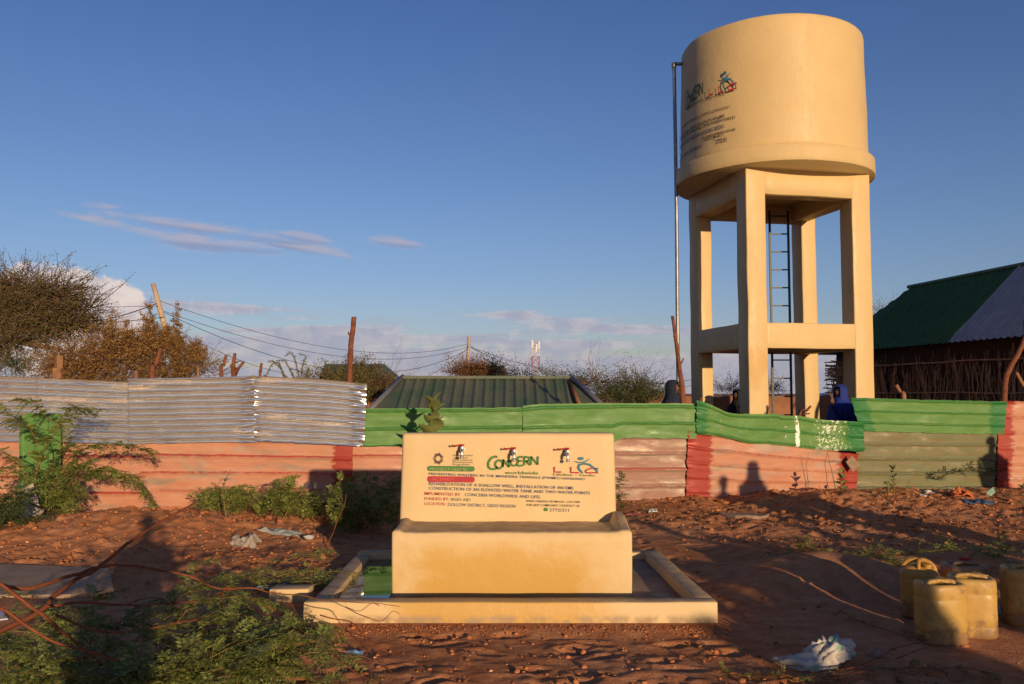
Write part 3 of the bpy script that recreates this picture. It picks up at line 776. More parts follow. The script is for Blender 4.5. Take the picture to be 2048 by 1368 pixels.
for a in [("PREVENTING WASTING IN THE MANDERA TRIANGLE (PWIMT) HANAANO", 858, 949.8, 1170, 960.5, 5.0, 'blue'),
          ("REHABILITATION OF A SHALLOW WELL, INSTALLATION OF AN EMS", 858, 970, 1147, 979, 6.2, 'blue'),
          ("CONSTRUCTION OF AN ELEVATED WATER TANK AND TWO WATER POINTS", 858, 979, 1180, 989, 6.2, 'blue'),
          ("IMPLIMENTED BY", 849, 989.5, 921, 992, 6, 'red'), ("CONCERN WORLDWIDE AND LIFEL", 930, 992, 1082, 997, 6.2, 'blue'),
          ("FUNDED BY:", 849, 1000, 898, 1001, 6, 'red'), ("IRISH AID", 902, 1001.5, 941, 1002.5, 6, 'grey'),
          ("LOCATION:", 849, 1010, 891, 1011, 6, 'red'), ("DOLLOW DISTRICT, GEDO REGION", 896, 1012, 1031, 1015.5, 6.4, 'blue'),
          ("WIXII CABASHO AD MAGAL:- LOO XIRI:", 1052, 1004, 1161, 1006, 4.2, 'dark'), ("FOR ANY COMPLAINT, CONTACT US:", 1053, 1012, 1160, 1014, 4.6, 'dark'),
          ("2772/211", 1099, 1023, 1138, 1023.5, 6.5, 'blue'), ("worldwide", 1010, 948, 1077, 949, 6.5, 'green'),
          ("Government", 906, 912, 946, 912, 3.6, 'grey', 0, .0), ("of Ireland", 907, 917, 936, 917, 3.6, 'grey', 0, .0), ("International", 906, 921.5, 944, 921.5, 3.6, 'grey', 0, .0),
          ("Development", 906, 926, 946, 926, 3.6, 'grey', 0, .0), ("Programme", 906, 930.5, 940, 930.5, 3.6, 'grey', 0, .0),
          ("Lifeline - Gedo", 1107, 951, 1190, 953, 5, 'grey', 0, .0)]:
    wtext(*a)
def rrect(x0, y0, x1, y1, r, sk=0.0):
    pts = ell(x0 + r, y0 + r, r, r, 4, pi, 1.5 * pi) + ell(x1 - r, y0 + r, r, r, 4, 1.5 * pi, 2 * pi) + ell(x1 - r, y1 - r, r, r, 4, 0, .5 * pi) + ell(x0 + r, y1 - r, r, r, 4, .5 * pi, pi)
    return [(a, b + sk * (a - x0)) for a, b in pts], [tuple(range(len(pts)))[::-1]]
paint('name_banner', [rrect(855, 931.5, 949.5, 942, 5, .012)], pxmap(), INK['green'], stand, stand_inv)
wtext("PROJECT NAME:", 859, 941, 935, 942, 6, 'pale', .0012)
paint('name_banner', [rrect(855, 952, 949.5, 964, 5, .012)], pxmap(), INK['red'], stand, stand_inv)
wtext("ACTIVITY:", 864, 961, 910, 961.5, 6, 'pinkish', .0012)
# feathery roundel
g_ = []
for k in range(14):
    a = 2 * pi * k / 14; rr = 11 if k % 2 else 9.5
    g_.append(stroke([(877 + .95 * 5 * math.cos(a + .35), 917 + 5 * math.sin(a + .35) * 1.05), (877 + 8 * math.cos(a + .1), 917 + 8 * 1.1 * math.sin(a + .1)), (877 + rr * math.cos(a), 917 + rr * 1.12 * math.sin(a))], [1.0, 3.0, 1.2]))
paint('roundel', g_, pxmap(), INK['brown'], stand, stand_inv)
# hand-painted CONCERN in a 0..1 box per glyph
GL = {'C': [[(.95, .95), (.7, 1.0), (.35, .85), (.1, .5), (.12, .15), (.4, 0), (.75, .02), (.98, .18)]],
      'O': [[(.5, 1), (.15, .8), (.05, .4), (.3, .03), (.6, .02), (.92, .4), (.85, .8), (.5, 1)]],
      'N': [[(.1, 0), (.15, 1)], [(.12, .95), (.85, .05)], [(.85, 0), (.9, 1)]],
      'E': [[(.9, 1), (.2, .95), (.15, .5), (.12, .03), (.9, .05)], [(.15, .5), (.75, .55)]],
      'R': [[(.15, 0), (.15, 1)], [(.15, .97), (.7, .95), (.85, .72), (.6, .5), (.2, .48)], [(.4, .5), (.95, .02)]]}
CONC = [('C', 975, 938, 21, 25), ('O', 990, 937, 17, 17), ('N', 1004.5, 934.5, 16, 16), ('C', 1021, 931, 13, 14), ('E', 1034, 931.5, 14, 18), ('R', 1046.5, 930.5, 15, 17), ('N', 1060, 929.5, 18, 17)]
g_ = []
for c, x, y, w_, h_ in CONC:
    for s in GL[c]:
        P = s if len(s) < 3 else [(v.x, v.y) for v in smooth_path([Vector((a, b, 0)) for a, b in s], 3)]
        g_.append(stroke([(x + a * w_, y - b * h_) for a, b in P], 4.3 if c == 'C' and w_ > 18 else 3.9))
paint('brush_lettering', g_, pxmap(), INK['green'], stand, stand_inv)
# runner figure over letters
LLG_RED = [stroke([(1109, 933.5), (1109, 944), (1123, 944)], 3.0), stroke([(1142, 934), (1142, 945), (1158, 945.5)], 3.2),
           stroke([(v.x, v.y) for v in smooth_path([Vector(q + (0,)) for q in [(1197, 937), (1182, 937), (1172, 941), (1175, 945.5), (1196, 945)]], 3)], 2.8)]
LLG_TEAL = [(ell(1162, 917, 6, 3.2, 14), [tuple(range(14))[::-1]]),
            stroke([(1149, 922.5), (1158, 925), (1170, 923.5), (1180, 918)], [1, 2.4, 2.4, .8]),
            stroke([(1165.5, 946), (1160, 940), (1157, 935), (1159, 929.5), (1168, 927), (1179, 929), (1187, 935), (1194, 941), (1195, 947)], [3.4, 4, 4.6, 4.6, 4, 4, 3.4, 3.4, 3.4]),
            stroke([(1189, 937), (1196, 938)], 2)]
paint('letter_logo', LLG_RED, pxmap(), INK['red'], stand, stand_inv)
paint('figure_logo', LLG_TEAL, pxmap(.001), INK['teal'], stand, stand_inv)
paint('phone_mark', [(ell(1091.5, 1019, 4.6, 3.8, 14), [tuple(range(14))[::-1]])], pxmap(), INK['green'], stand, stand_inv)
# ================================================================ WATER TOWER
PHI = R(12); S_ = 2.65; TC = Vector((4.46, 16.0, 0))          # near corner
ux = Vector((math.cos(PHI), math.sin(PHI), 0)); uy = Vector((-math.sin(PHI), math.cos(PHI), 0))
tower = empty('water_tower', (5.23, 17.56, 0), 0, 'tall cream concrete water tower with a round lettered tank on four square legs', 'water tower')
TI = Matrix.Translation((-5.23, -17.56, 0))
def tp(o): o.matrix_parent_inverse = TI; return o
TM = Matrix.Translation(TC) @ Matrix.Rotation(PHI, 4, 'Z')      # local x along the lit face, y along the shaded face
PL = M['plaster']
cw = .40; ZT = 5.92
def col_(x, y, wx, wy, sd, dxl=0.0):
    tp(rbox('leg', (x, y, -.3), (x + wx, y + wy, ZT), PL, tower, .018, 2, .20, .012, 1.3, TM, 1))
col_(0, 0, .40, .42, 1); col_(S_ - .40, 0, .40, .42, 2); col_(0, S_ - .40, .34, .40, 3); col_(S_ - .16, S_ - .42, .35, .42, 4)
# beams: mid level and head, butted between the legs
zm0, zm1 = at(1600, 696, 16.1).z, at(1600, 645, 16.1).z
for z0, z1, amp, inset in ((zm0, zm1, .014, .02), (ZT - .50, ZT, .010, 0.0)):
    top = z1 > 5
    nm = 'head_beam' if top else 'tie_beam'
    if top:
        tp(rbox(nm, (.37, .004, z0), (S_ - .37, .38, z1 - .004), PL, tower, .01, 1, .20, .012, 1.3, TM, 1))
        tp(rbox(nm, (.31, S_ - .36, z0), (S_ - .13, S_ - .004, z1 - .01), PL, tower, .01, 1, .20, .012, 1.3, TM, 1))
        tp(rbox(nm, (.004, .39, z0 + .004), (.36, S_ - .37, z1 - .006), PL, tower, .01, 1, .20, .012, 1.3, TM, 1))
        tp(rbox(nm, (S_ - .36, .39, z0 + .004), (S_ - .004, S_ - .39, z1 - .006), PL, tower, .01, 1, .20, .012, 1.3, TM, 1))
    else:
        tp(rbox(nm, (.37, .006, z0), (S_ - .37, .36, z1), PL, tower, .012, 2, .14, .012, 1.3, TM, 1))
        tp(rbox(nm, (.31, S_ - .34, z0 + .02), (S_ - .13, S_ - .02, z1), PL, tower, .012, 2, .14, .012, 1.3, TM, 1))
        tp(rbox(nm, (.006, .40, z0), (.32, S_ - .38, z1), PL, tower, .012, 2, .14, .012, 1.3, TM, 1))
        tp(rbox(nm, (S_ - .32, .40, z0), (S_ - .006, S_ - .40, z1), PL, tower, .012, 2, .14, .012, 1.3, TM, 1))
M['greyc'] = simple('bare_grey_concrete', (.36, .32, .28), (.28, .24, .21), 5, .85, .4, 25, .01)
tp(rbox('landing_slab', (.325, .365, zm0 + .03), (S_ - .325, S_ - .345, zm0 + .13), M['greyc'], tower, .01, 1, .3, .006, 2, TM, 19))
tp(rbox('tank_floor', (.37, .385, ZT - .16), (S_ - .37, S_ - .37, ZT - .02), PL, tower, .01, 1, .4, .006, 2, TM, 20))
# tank
TCX, TCY = 5.42, 17.50; TR = 1.870; RR = 1.985
def drum(name, prof, mat, amp, n=112, seed=0.0):
    mb = MB(); rg = []
    for r, z in prof:
        rg.append([Vector((TCX + r * math.cos(2*pi*k/n), TCY + r * math.sin(2*pi*k/n), z)) for k in range(n)])
    V = [v for r in rg for v in r]
    for v in V:
        d = Vector((v.x - TCX, v.y - TCY, 0)); l = d.length
        if l > .05:
            d /= l; k = mnoise.noise(Vector((v.x * 1.0, v.y * 1.0, v.z * 1.3 + seed))) * amp + mnoise.noise(Vector((v.x * 4, v.y * 4, v.z * 4 + seed))) * amp * .22
            v += d * k; v.z += mnoise.noise(Vector((v.x * .8, v.y * .8, seed + 4))) * amp * 1.0
    L = len(rg); fs = []
    for i in range(L - 1):
        for k in range(n):
            k2 = (k + 1) % n; fs.append((i*n+k, i*n+k2, (i+1)*n+k2, (i+1)*n+k))
    fs.append(tuple(range(n))[::-1]); fs.append(tuple((L-1)*n+k for k in range(n)))
    mb.add(V, fs); return tp(mb.build(name, mat, tower, True))
z0r, z1r, zt = ZT + .004, ZT + .33, 8.80
drum('ring_ledge', [(RR - .006, z0r), (RR, z0r + .008), (RR + .004, z0r + .12), (RR, z0r + .22), (RR - .002, z1r - .012), (RR - .012, z1r), (TR - .1, z1r + .010)], PL, .014, seed=2)
zz = [z1r - .06 + (zt - .10 - z1r + .06) * k / 14 for k in range(15)]
drum('tank', [(TR - .5, z1r - .08)] + [(TR - .0 - .045 * (z - z1r) / 2.6, z) for z in zz] + [(TR - .052, zt - .045), (TR - .075, zt - .012), (TR - .12, zt), (TR - .6, zt + .01), (.3, zt + .02)], PL, .020)
# overflow pipe on the left
mb = MB(); PY = 17.6
pa = at(1348, 128, PY); pe = at(1366, 128, PY)
mb.tube([at(1356, 815, PY) - Vector((0, 0, 1.9)), at(1355.5, 700, PY), at(1353, 420, PY), at(1348.5, 150, PY), at(1348, 131, PY)], .038, 10)
mb.tube([at(1347.5, 128, PY), at(1372, 128, PY)], .036, 10)
mb.tube([at(1348, 136, PY), at(1347.5, 126, PY)], .047, 10); mb.tube([at(1346, 128.5, PY), at(1351, 128.5, PY)], .047, 10)
for py in (360, 250, 560): mb.tube([at(1352, py, PY), at(1352, py + 7, PY)], .046, 10) if False else None
tp(mb.build('overflow_pipe', M['pipe'], tower, True))
# lettering wrapped on the tank
def hit(px, py):
    d = ray(px, py); ox, oy = -TCX, -TCY
    A = d.x**2 + d.y**2; B = 2 * (ox * d.x + oy * d.y); C_ = ox*ox + oy*oy - TR*TR
    D = B*B - 4*A*C_
    if D < 0: return None
    k = (-B - math.sqrt(D)) / (2 * A); return math.atan2(k * d.y - TCY, k * d.x - TCX), EYE + k * d.z
RL = TR + .016
def cyl(th, z): return Vector((TCX + RL * math.cos(th), TCY + RL * math.sin(th), z))
def ctext(s, pxr, pyr, length, cap, ink, bold=.012):
    th, z = hit(pxr, pyr); V, Fs, _ = text_geo(s, bold)
    mp = lambda a, b: cyl(th - (1 - a) * length / RL, z + b * cap / .7)
    # subdivide is unnecessary: glyphs are small
    return paint('lettering', [(V, Fs)], mp, INK[ink], tower, TI)
for a in [("PREVENTING WASTING IN THE MANDERA TRIANGLE (PWIMT) HANAANO", 1462, 215, 2.7, .05, 'dark', 0.0), ("REHABILITATION OF A SHALLOW WELL, INSTALLATION OF AN EMS", 1450, 234, 2.5, .055, 'dark'),
          ("CONSTRUCTION OF AN ELEVATED WATER TANK AND TWO WATER POINTS", 1471, 237, 2.8, .055, 'dark'), ("IMPLIMENTED BY: CONCERN WORLDWIDE AND LIFELINE GEDO", 1449, 256, 2.4, .075, 'blue'),
          ("WIXII CABASHO AD MAGAALA SOO XIRI:", 1472, 261, .80, .05, 'dark'), ("FOR ANY COMPLAINT, C", 1448, 272, .48, .05, 'dark'), ("2772/31", 1454, 283, .24, .085, 'dark'), ("'", 1431, 285, .02, .06, 'dark'),
          ("LOCATION: DOLLOW DISTRICT, GEDO REGION", 1404, 295, 1.4, .065, 'blue'), ("worldwide", 1407, 202, .46, .085, 'dgreen', .0), ("Lifeline - Gedo", 1455, 187, .52, .05, 'dark', .0)]:
    ctext(*a)
def clogo(geo, ref, anchor, sc, name, ink):
    """reuse the wall logo drawing: (x,y) px drawing units -> metres on the tank"""
    th0, z0 = hit(*anchor)
    mp = lambda a, b: cyl(th0 + (a - ref[0]) * sc[0] / RL, z0 - (b - ref[1]) * sc[1])
    return paint(name, geo, mp, INK[ink], tower, TI)
clogo(LLG_RED, (1109, 944), (1419, 191), (.0070, .0125), 'letter_logo', 'red')
clogo(LLG_TEAL, (1109, 944), (1419, 191), (.0070, .0125), 'figure_logo', 'teal')
CG = g_c = []
for c, x, y, w_, h_ in CONC:
    for s in GL[c]:
        P = s if len(s) < 3 else [(v.x, v.y) for v in smooth_path([Vector((a, b, 0)) for a, b in s], 3)]
        g_c.append(stroke([(x + a * w_, y - b * h_) for a, b in P], 3.2))
clogo(g_c, (1077, 931), (1407, 190), (.0064, .0145), 'brush_lettering', 'dgreen')
# black ladder up to the landing and on through it
ladder = empty('ladder', (0, 0, 0), 0, 'black iron ladder rising behind the water tower legs', 'ladder')
LY = 18.45; lx0 = at(1542, 600, LY).x; lx1 = at(1579, 600, LY).x
mb = MB(); mb.box((lx0 - .022, LY - .02, -.1), (lx0 + .022, LY + .02, 5.6)); mb.build('rail', M['iron'], ladder)
mb = MB(); mb.box((lx1 - .022, LY - .02, -.1), (lx1 + .022, LY + .02, 5.6)); mb.build('rail', M['iron'], ladder)
rung = None; z = .35
while z < 5.5:
    if rung is None:
        mb = MB(); mb.box((lx0 + .022, LY - .014, -.014), (lx1 - .022, LY + .014, .014)); rung = mb.build('rung', M['iron'], ladder); r_ = rung
    else: r_ = rung.copy(); COL.objects.link(r_)
    r_.location.z = z; z += .395

# ================================================================ HUT AT THE RIGHT
def profile_roof(name, A, B, C_, D, pitch, depth, mat, parent, inv, nfl=3, label=None):
    """corrugated slope: A-B eave, D-C ridge (A below D); ribs run from eave to ridge"""
    A, B, C_, D = map(Vector, (A, B, C_, D)); L = (B - A).length; n = int(L / pitch); seg = n * 8
    nrm = (B - A).cross(D - A).normalized(); V = []; Fs = []
    for j in range(nfl + 1):
        t = j / nfl
        for i in range(seg + 1):
            u = i / seg; p = (A.lerp(B, u)).lerp(D.lerp(C_, u), t)
            ph = (u * n) % 1.0; k = max(0, 1 - abs(ph - .5) / .22); k = min(1, k * 1.6)
            V.append(p + nrm * depth * k)
    for j in range(nfl):
        for i in range(seg):
            a = j * (seg + 1) + i; Fs.append((a, a + 1, a + seg + 2, a + seg + 1))
    me = np_mesh(name, np.array([v[:] for v in V]), np.array(Fs)); o = link_mesh(name, me, mat, parent, False)
    if inv is not None: o.matrix_parent_inverse = inv
    if label: o['label'] = label
    return o
M['roofgreen'] = simple('dark_green_roof_paint', (.045, .115, .020), (.030, .080, .016), 4, .5, .1, 30, .005, 0, .4)
M['roofblue'] = simple('bluish_bare_roof_sheet', (.41, .41, .42), (.31, .305, .31), 4, .42, .1, 30, .005, .3, .4)
hut = empty('stick_hut', (10.3, 20, 0), 0, 'stick walled hut under a steep green corrugated roof with one pale blue section', 'hut')
HI = Matrix.Translation((-10.3, -20, 0))
E0 = Vector((8.58, 24.0, 2.70)); hu = Vector((.167, -.986, 0)); hn = Vector((.986, .167, 0)); HW = 1.8; ZRG = 4.42; LH = 13.0
SPL = 5.6
def hp(a, w_, z): v = E0 + hu * a + hn * w_; return Vector((v.x, v.y, z))
def ht(o): o.matrix_parent_inverse = HI; return o
# long slope in two colours; the hip end starts at a=0
A0 = 1.25
profile_roof('roof', hp(1.75, 0, 2.70), hp(SPL, 0, 2.70), hp(SPL, HW, ZRG), hp(1.75, HW, ZRG), .19, .036, M['roofgreen'], hut, HI)
profile_roof('roof', hp(SPL - .04, -.02, 2.70), hp(LH, -.02, 2.70), hp(LH, HW, ZRG + .01), hp(SPL - .04, HW, ZRG + .01), .19, .042, M['roofblue'], hut, HI, label='pale bluish roof section')
# triangle left of it, cut on the hip
def tri_roof(a0, a1):
    V = []; Fs = []; n = int((a1 - a0) / .19) ; seg = n * 8
    nrm = (hp(1, 0, 2.7) - hp(0, 0, 2.7)).cross(hp(0, HW, ZRG) - hp(0, 0, 2.7)).normalized()
    for i in range(seg + 1):
        u = i / seg; a = a0 + (a1 - a0) * u
        h_ = u * .93 if u < .80 else .744 + (u - .8) / .2 * .256
        ph = (u * n) % 1.0; k = min(1, max(0, 1 - abs(ph - .5) / .22) * 1.6)
        for t in (0, .5, 1): V.append(hp(a, HW * h_ * t, 2.70 + (ZRG - 2.70) * h_ * t) + nrm * .026 * k)
    for i in range(seg):
        for t in range(2): b_ = i * 3 + t; Fs.append((b_, b_ + 3, b_ + 4, b_ + 1))
    return np_mesh('roof', np.array([v[:] for v in V]), np.array(Fs))
ht(link_mesh('roof', tri_roof(0, 1.75), M['roofgreen'], hut))
mb = MB()
mb.add([hp(0, 0, 2.69), hp(0, 2 * HW, 2.69), hp(1.45, HW * 1.0, ZRG - .35)], [(0, 1, 2)])                 # hip end
mb.add([hp(1.4, HW * .75, 3.98), hp(1.4, HW * 1.25, 3.98), hp(1.75, HW, ZRG)], [(0, 1, 2)])                # gablet
mb.add([hp(0, 2 * HW, 2.69), hp(LH, 2 * HW, 2.69), hp(LH, HW, ZRG - .01), hp(1.75, HW, ZRG - .01)], [(0, 1, 2, 3)])
ht(mb.build('far_slope', M['roofgreen'], hut))
mb = MB(); mb.tube([hp(1.65, HW, ZRG + .03), hp(LH, HW, ZRG + .04)], .05, 8); ht(mb.build('ridge_cap', M['roofgreen'], hut, True))
M['stick'] = simple('dry_stick', (.62, .32, .16), (.30, .15, .08), 7, .9, .4, 40, .01, island=.3)
M['thatch'] = simple('dark_brush_infill', (.05, .022, .012), (.09, .042, .022), 9, .95, .8, 30, .05)
# rough dark infill the sticks are tied to
def wall_board(a0, a1, w_):
    mb = MB(); n = 60; vs = []
    for i in range(n + 1):
        for j in range(13):
            a = a0 + (a1 - a0) * i / n; z = -.1 + 3.15 * j / 12
            vs.append(hp(a, w_ + .05 * mnoise.noise(Vector((a * 3, z * 3, 2))), z))
    fs = [(i*13+j, (i+1)*13+j, (i+1)*13+j+1, i*13+j+1) for i in range(n) for j in range(12)]
    mb.add(vs, fs); return mb.build('brush_infill', M['thatch'], hut)
ht(wall_board(.35, LH - .2, .42)); 
mb = MB(); mb.add([hp(.35, .42, -.1), hp(.35, 2 * HW - .4, -.1), hp(.35, 2 * HW - .4, 2.6), hp(.35, .42, 2.6)], [(0, 1, 2, 3)]); ht(mb.build('end_wall', M['thatch'], hut)); mb = MB(); mb.add([hp(LH - .2, .42, -.1), hp(LH - .2, 2 * HW - .4, -.1), hp(LH - .2, 2 * HW - .4, 2.6), hp(LH - .2, .42, 2.6)], [(3, 2, 1, 0)]); ht(mb.build('end_wall', M['thatch'], hut))
rs = random.Random(5)
protos = []
for k in range(9):
    P = [Vector((rs.uniform(-.09, .09), rs.uniform(-.03, .03), z)) for z in (0, .5, 1.0, 1.5, 2.0, 2.45)]
    mb = MB(); r0 = rs.uniform(.012, .024); mb.tube(smooth_path(P, 2), [r0 * (1 - .05 * i) for i in range(11)], 4); protos.append(mb)
pme = []
for mb in protos:
    me = bpy.data.meshes.new('stick'); me.from_pydata(mb.v, [], mb.f); me.materials.append(M['stick']); pme.append(me)
for k in range(170):
    a = .32 + (10.6 - .32) * (k + rs.random() * .9) / 170
    o = bpy.data.objects.new('stick', rs.choice(pme)); COL.objects.link(o); o.parent = hut; o.matrix_parent_inverse = HI
    p = hp(a, .36 - rs.random() * .05, rs.uniform(-.2, .0)); o.location = p; o.rotation_euler = (rs.uniform(-.10, .10), rs.uniform(-.06, .06), rs.uniform(0, 6.3)); o.scale = (1, 1, rs.uniform(.86, 1.0))
mb = MB()                                                                                                      # fine brushwood between them
for k in range(1500):
    a = rs.uniform(.3, 11.5); z = rs.uniform(0, 2.1); l = rs.uniform(.25, .6); w_ = .37 - rs.random() * .05; t = rs.uniform(-.16, .16)
    mb.tube([hp(a, w_, z), hp(a + t * .5, w_ - .015, z + l * .5), hp(a + t, w_, z + l)], rs.uniform(.005, .011), 3, cap=False)
for k in range(150):                                                                                           # ragged left end
    z = rs.uniform(.1, 2.5); a = rs.uniform(.1, .45); mb.tube([hp(a + .4, .35, z), hp(a - rs.uniform(.0, .35), .33, z + rs.uniform(-.06, .1))], rs.uniform(.008, .018), 4)
o = ht(mb.build('brushwood', M['stick'], hut)); o['kind'] = 'stuff'
for z in (.45, 1.05, 1.62, 2.3):
    mb = MB(); P = [hp(.0 + (LH - 1) * i / 24, .29 + .01 * math.sin(i), z + .03 * mnoise.noise(Vector((i * .4, z, 0)))) for i in range(25)]
    mb.tube(P, .019, 5); ht(mb.build('rail', M['stick'], hut, True))

# ================================================================ GREEN ROOFED SHED (middle)
M['roofold'] = simple('weathered_green_roof', (.045, .080, .048), (.105, .100, .070), 1.6, .6, .3, 14, .01, 0, .4)
M['flash'] = simple('silver_hip_flashing', (.34, .32, .33), (.25, .22, .21), 6, .4, .1, 20, .004, .6)
shed = empty('low_shed', (-.2, 18, 0), 0, 'low shed with a weathered green hipped corrugated roof just behind the fence', 'shed')
SI = Matrix.Translation((.2, -18, 0)); YR, YE = 18.6, 16.6
ra, rb_ = at(806, 757, YR), at(1140, 757, YR); ze = at(1000, 838, YE).z
ea = at(725, 838, YE); eb = at(1232, 838, YE); ra.z = rb_.z = at(1000, 756, YR).z; ea.z = eb.z = ze
o = profile_roof('roof', (ra.x, YE, ze), (rb_.x, YE, ze), rb_, ra, .205, .05, M['roofold'], shed, SI)
mb = MB(); mb.add([ea, (ra.x, YE, ze), ra], [(0, 1, 2)]); mb.add([(rb_.x, YE, ze), eb, rb_], [(0, 1, 2)])
yb = YR + 2.0; mb.add([(ea.x, yb, ze), (eb.x, yb, ze), rb_, ra], [(3, 2, 1, 0)]); mb.add([(ea.x, yb, ze), ea, ra], [(2, 1, 0)]); mb.add([eb, (eb.x, yb, ze), rb_], [(2, 1, 0)])
for s_ in range(2): pass
o = mb.build('hip_slopes', M['roofold'], shed); o.matrix_parent_inverse = SI
for A_, B_ in ((ea, ra), (eb, rb_)):
    d = Vector((0, -.03, .03)); mb = MB(); mb.tube([A_ + d, B_ + d], .055, 6); o = mb.build('hip_flashing', M['flash'], shed, True); o.matrix_parent_inverse = SI
mb = MB(); mb.box((ra.x - .05, YR - .13, ra.z - .02), (rb_.x + .05, YR + .13, ra.z + .045)); o = mb.build('ridge_cap', M['roofold'], shed); o.matrix_parent_inverse = SI
M['rustm'] = simple('rusty_flashing', (.30, .12, .04), (.22, .09, .03), 8, .8, .2)
mb = MB(); d = Vector((-.13, -.05, .04)); q0 = rb_.lerp(eb, .12) + d; q1 = Vector((rb_.x + .08, YE, ze)) + Vector((.05, -.05, .05)); mb.tube([q0, q1], .05, 6); o = mb.build('rusty_strip', M['rustm'], shed, True); o.matrix_parent_inverse = SI
mb = MB(); mb.box((ea.x + .3, YE + .3, -.3), (eb.x - .3, yb - .3, ze + .02)); o = mb.build('wall', simple('mud_render', (.34, .2, .12)), shed); o.matrix_parent_inverse = SI

# ================================================================ FAR THINGS
def gable(name, px0, px1, ytop, yeave, Y, mat, wallmat, label, depth=4.0, ridge_in=(0, 0), hip=False):
    b = empty(name, (at((px0 + px1) / 2, 780, Y).x, Y, 0), 0, label, 'house'); inv = Matrix.Translation(-Vector(b.location))
    a0, a1 = at(px0, yeave, Y), at(px1, yeave, Y); r0, r1 = at(px0 + ridge_in[0], ytop, Y + depth / 2), at(px1 - ridge_in[1], ytop, Y + depth / 2)
    f0, f1 = a0 + Vector((0, depth, 0)), a1 + Vector((0, depth, 0))
    mb = MB(); vs = [a0, a1, r1, r0, f0, f1]; mb.add(vs, [(0, 1, 2, 3), (5, 4, 3, 2), (1, 5, 2), (4, 0, 3)]); mb.build('roof', mat, b).matrix_parent_inverse = inv
    mb = MB(); mb.box((a0.x + .2, Y + .2, -.4), (a1.x - .2, Y + depth - .2, a0.z - .01)); mb.build('wall', wallmat, b).matrix_parent_inverse = inv
    return b
mud = simple('mud_wall', (.30, .13, .065), (.22, .09, .045), 3, .95, .5, 10, .04)
M['mud'] = mud
gable('house', 640, 775, 728, 757, 34, M['roofold'], mud, 'distant green roofed house half hidden by bushes left of the tall pole', 5, (10, 6))
gable('house', 925, 1022, 731, 760, 40, M['roofold'], mud, 'small distant green roof behind the orange bush and power pole', 5, (6, 14))
gable('house', 1640, 1690, 782, 800, 36, M['roofblue'], mud, 'grey roof corner beyond the girl in blue', 4, (25, 2))
# mud wall beyond the tower
mw = MB(); n = 90; vs = []; ZW = at(1500, 793, 21).z
for i in range(n + 1):
    x = at(1245, 0, 21).x + (at(1700, 0, 21).x - at(1245, 0, 21).x) * i / n
    zt_ = ZW + .10 * mnoise.noise(Vector((x * .9, 0, 0))) + .05 * mnoise.noise(Vector((x * 4, 0, 0)))
    for yy, z in ((21, -.5), (21, zt_ * .5), (21, zt_), (21.35, zt_ + .02), (21.35, -.5)): vs.append((x, yy + .05 * mnoise.noise(Vector((x * 3, z * 3, 1))), z))
fs = [(i*5+j, (i+1)*5+j, (i+1)*5+j+1, i*5+j+1) for i in range(n) for j in range(4)]
mw.add(vs, fs); mwo = mw.build('earth_wall', mud, None, True); tag(mwo, 'low red mud wall across the background behind the tower legs', 'wall')
# telecom mast
mast = empty('telecom_mast', (at(1070, 0, 230).x, 230, 0), 0, 'distant red and white lattice telecom mast with antennas', 'mast')
MI = Matrix.Translation(-Vector(mast.location))
mr, mwt = simple('mast_red', (.38, .10, .10), None, 5, .6, 0), simple('mast_white', (.68, .64, .62), None, 5, .6, 0)
mx = mast.location.x; hw = .95; zb, ztp = 0.0, at(1070, 684, 230).z; nb_ = 9
def lattice(z0, z1, mat, nm):
    mb = MB()
    for sx in (-1, 1):
        for sy in (-1, 1): mb.tube([(mx + sx * hw, 230 + sy * hw, z0), (mx + sx * hw, 230 + sy * hw, z1)], .11, 4)
    k = max(1, round((z1 - z0) / 1.7)); h_ = (z1 - z0) / k
    for i in range(k):
        a, b = z0 + i * h_, z0 + (i + 1) * h_
        for sy in (-1, 1):
            mb.tube([(mx - hw, 230 + sy * hw, a), (mx + hw, 230 + sy * hw, b)], .06, 3); mb.tube([(mx + hw, 230 + sy * hw, a), (mx - hw, 230 + sy * hw, b)], .06, 3)
        mb.tube([(mx - hw, 230 - hw, b), (mx + hw, 230 - hw, b)], .06, 3)
    mb.build(nm, mat, mast).matrix_parent_inverse = MI
L3 = (ztp - zb) / 4
for i in range(4): lattice(zb + i * L3, zb + (i + 1) * L3 - .01, mwt if i % 2 == 1 else mr, 'lattice_section')
for sx, dz in ((-.9, 0), (.9, -.3), (.2, -1.0)):
    mb = MB(); mb.box((mx + sx - .22, 228.5, ztp - 1.7 + dz), (mx + sx + .22, 228.8, ztp + .4 + dz)); mb.build('antenna', mwt, mast).matrix_parent_inverse = MI
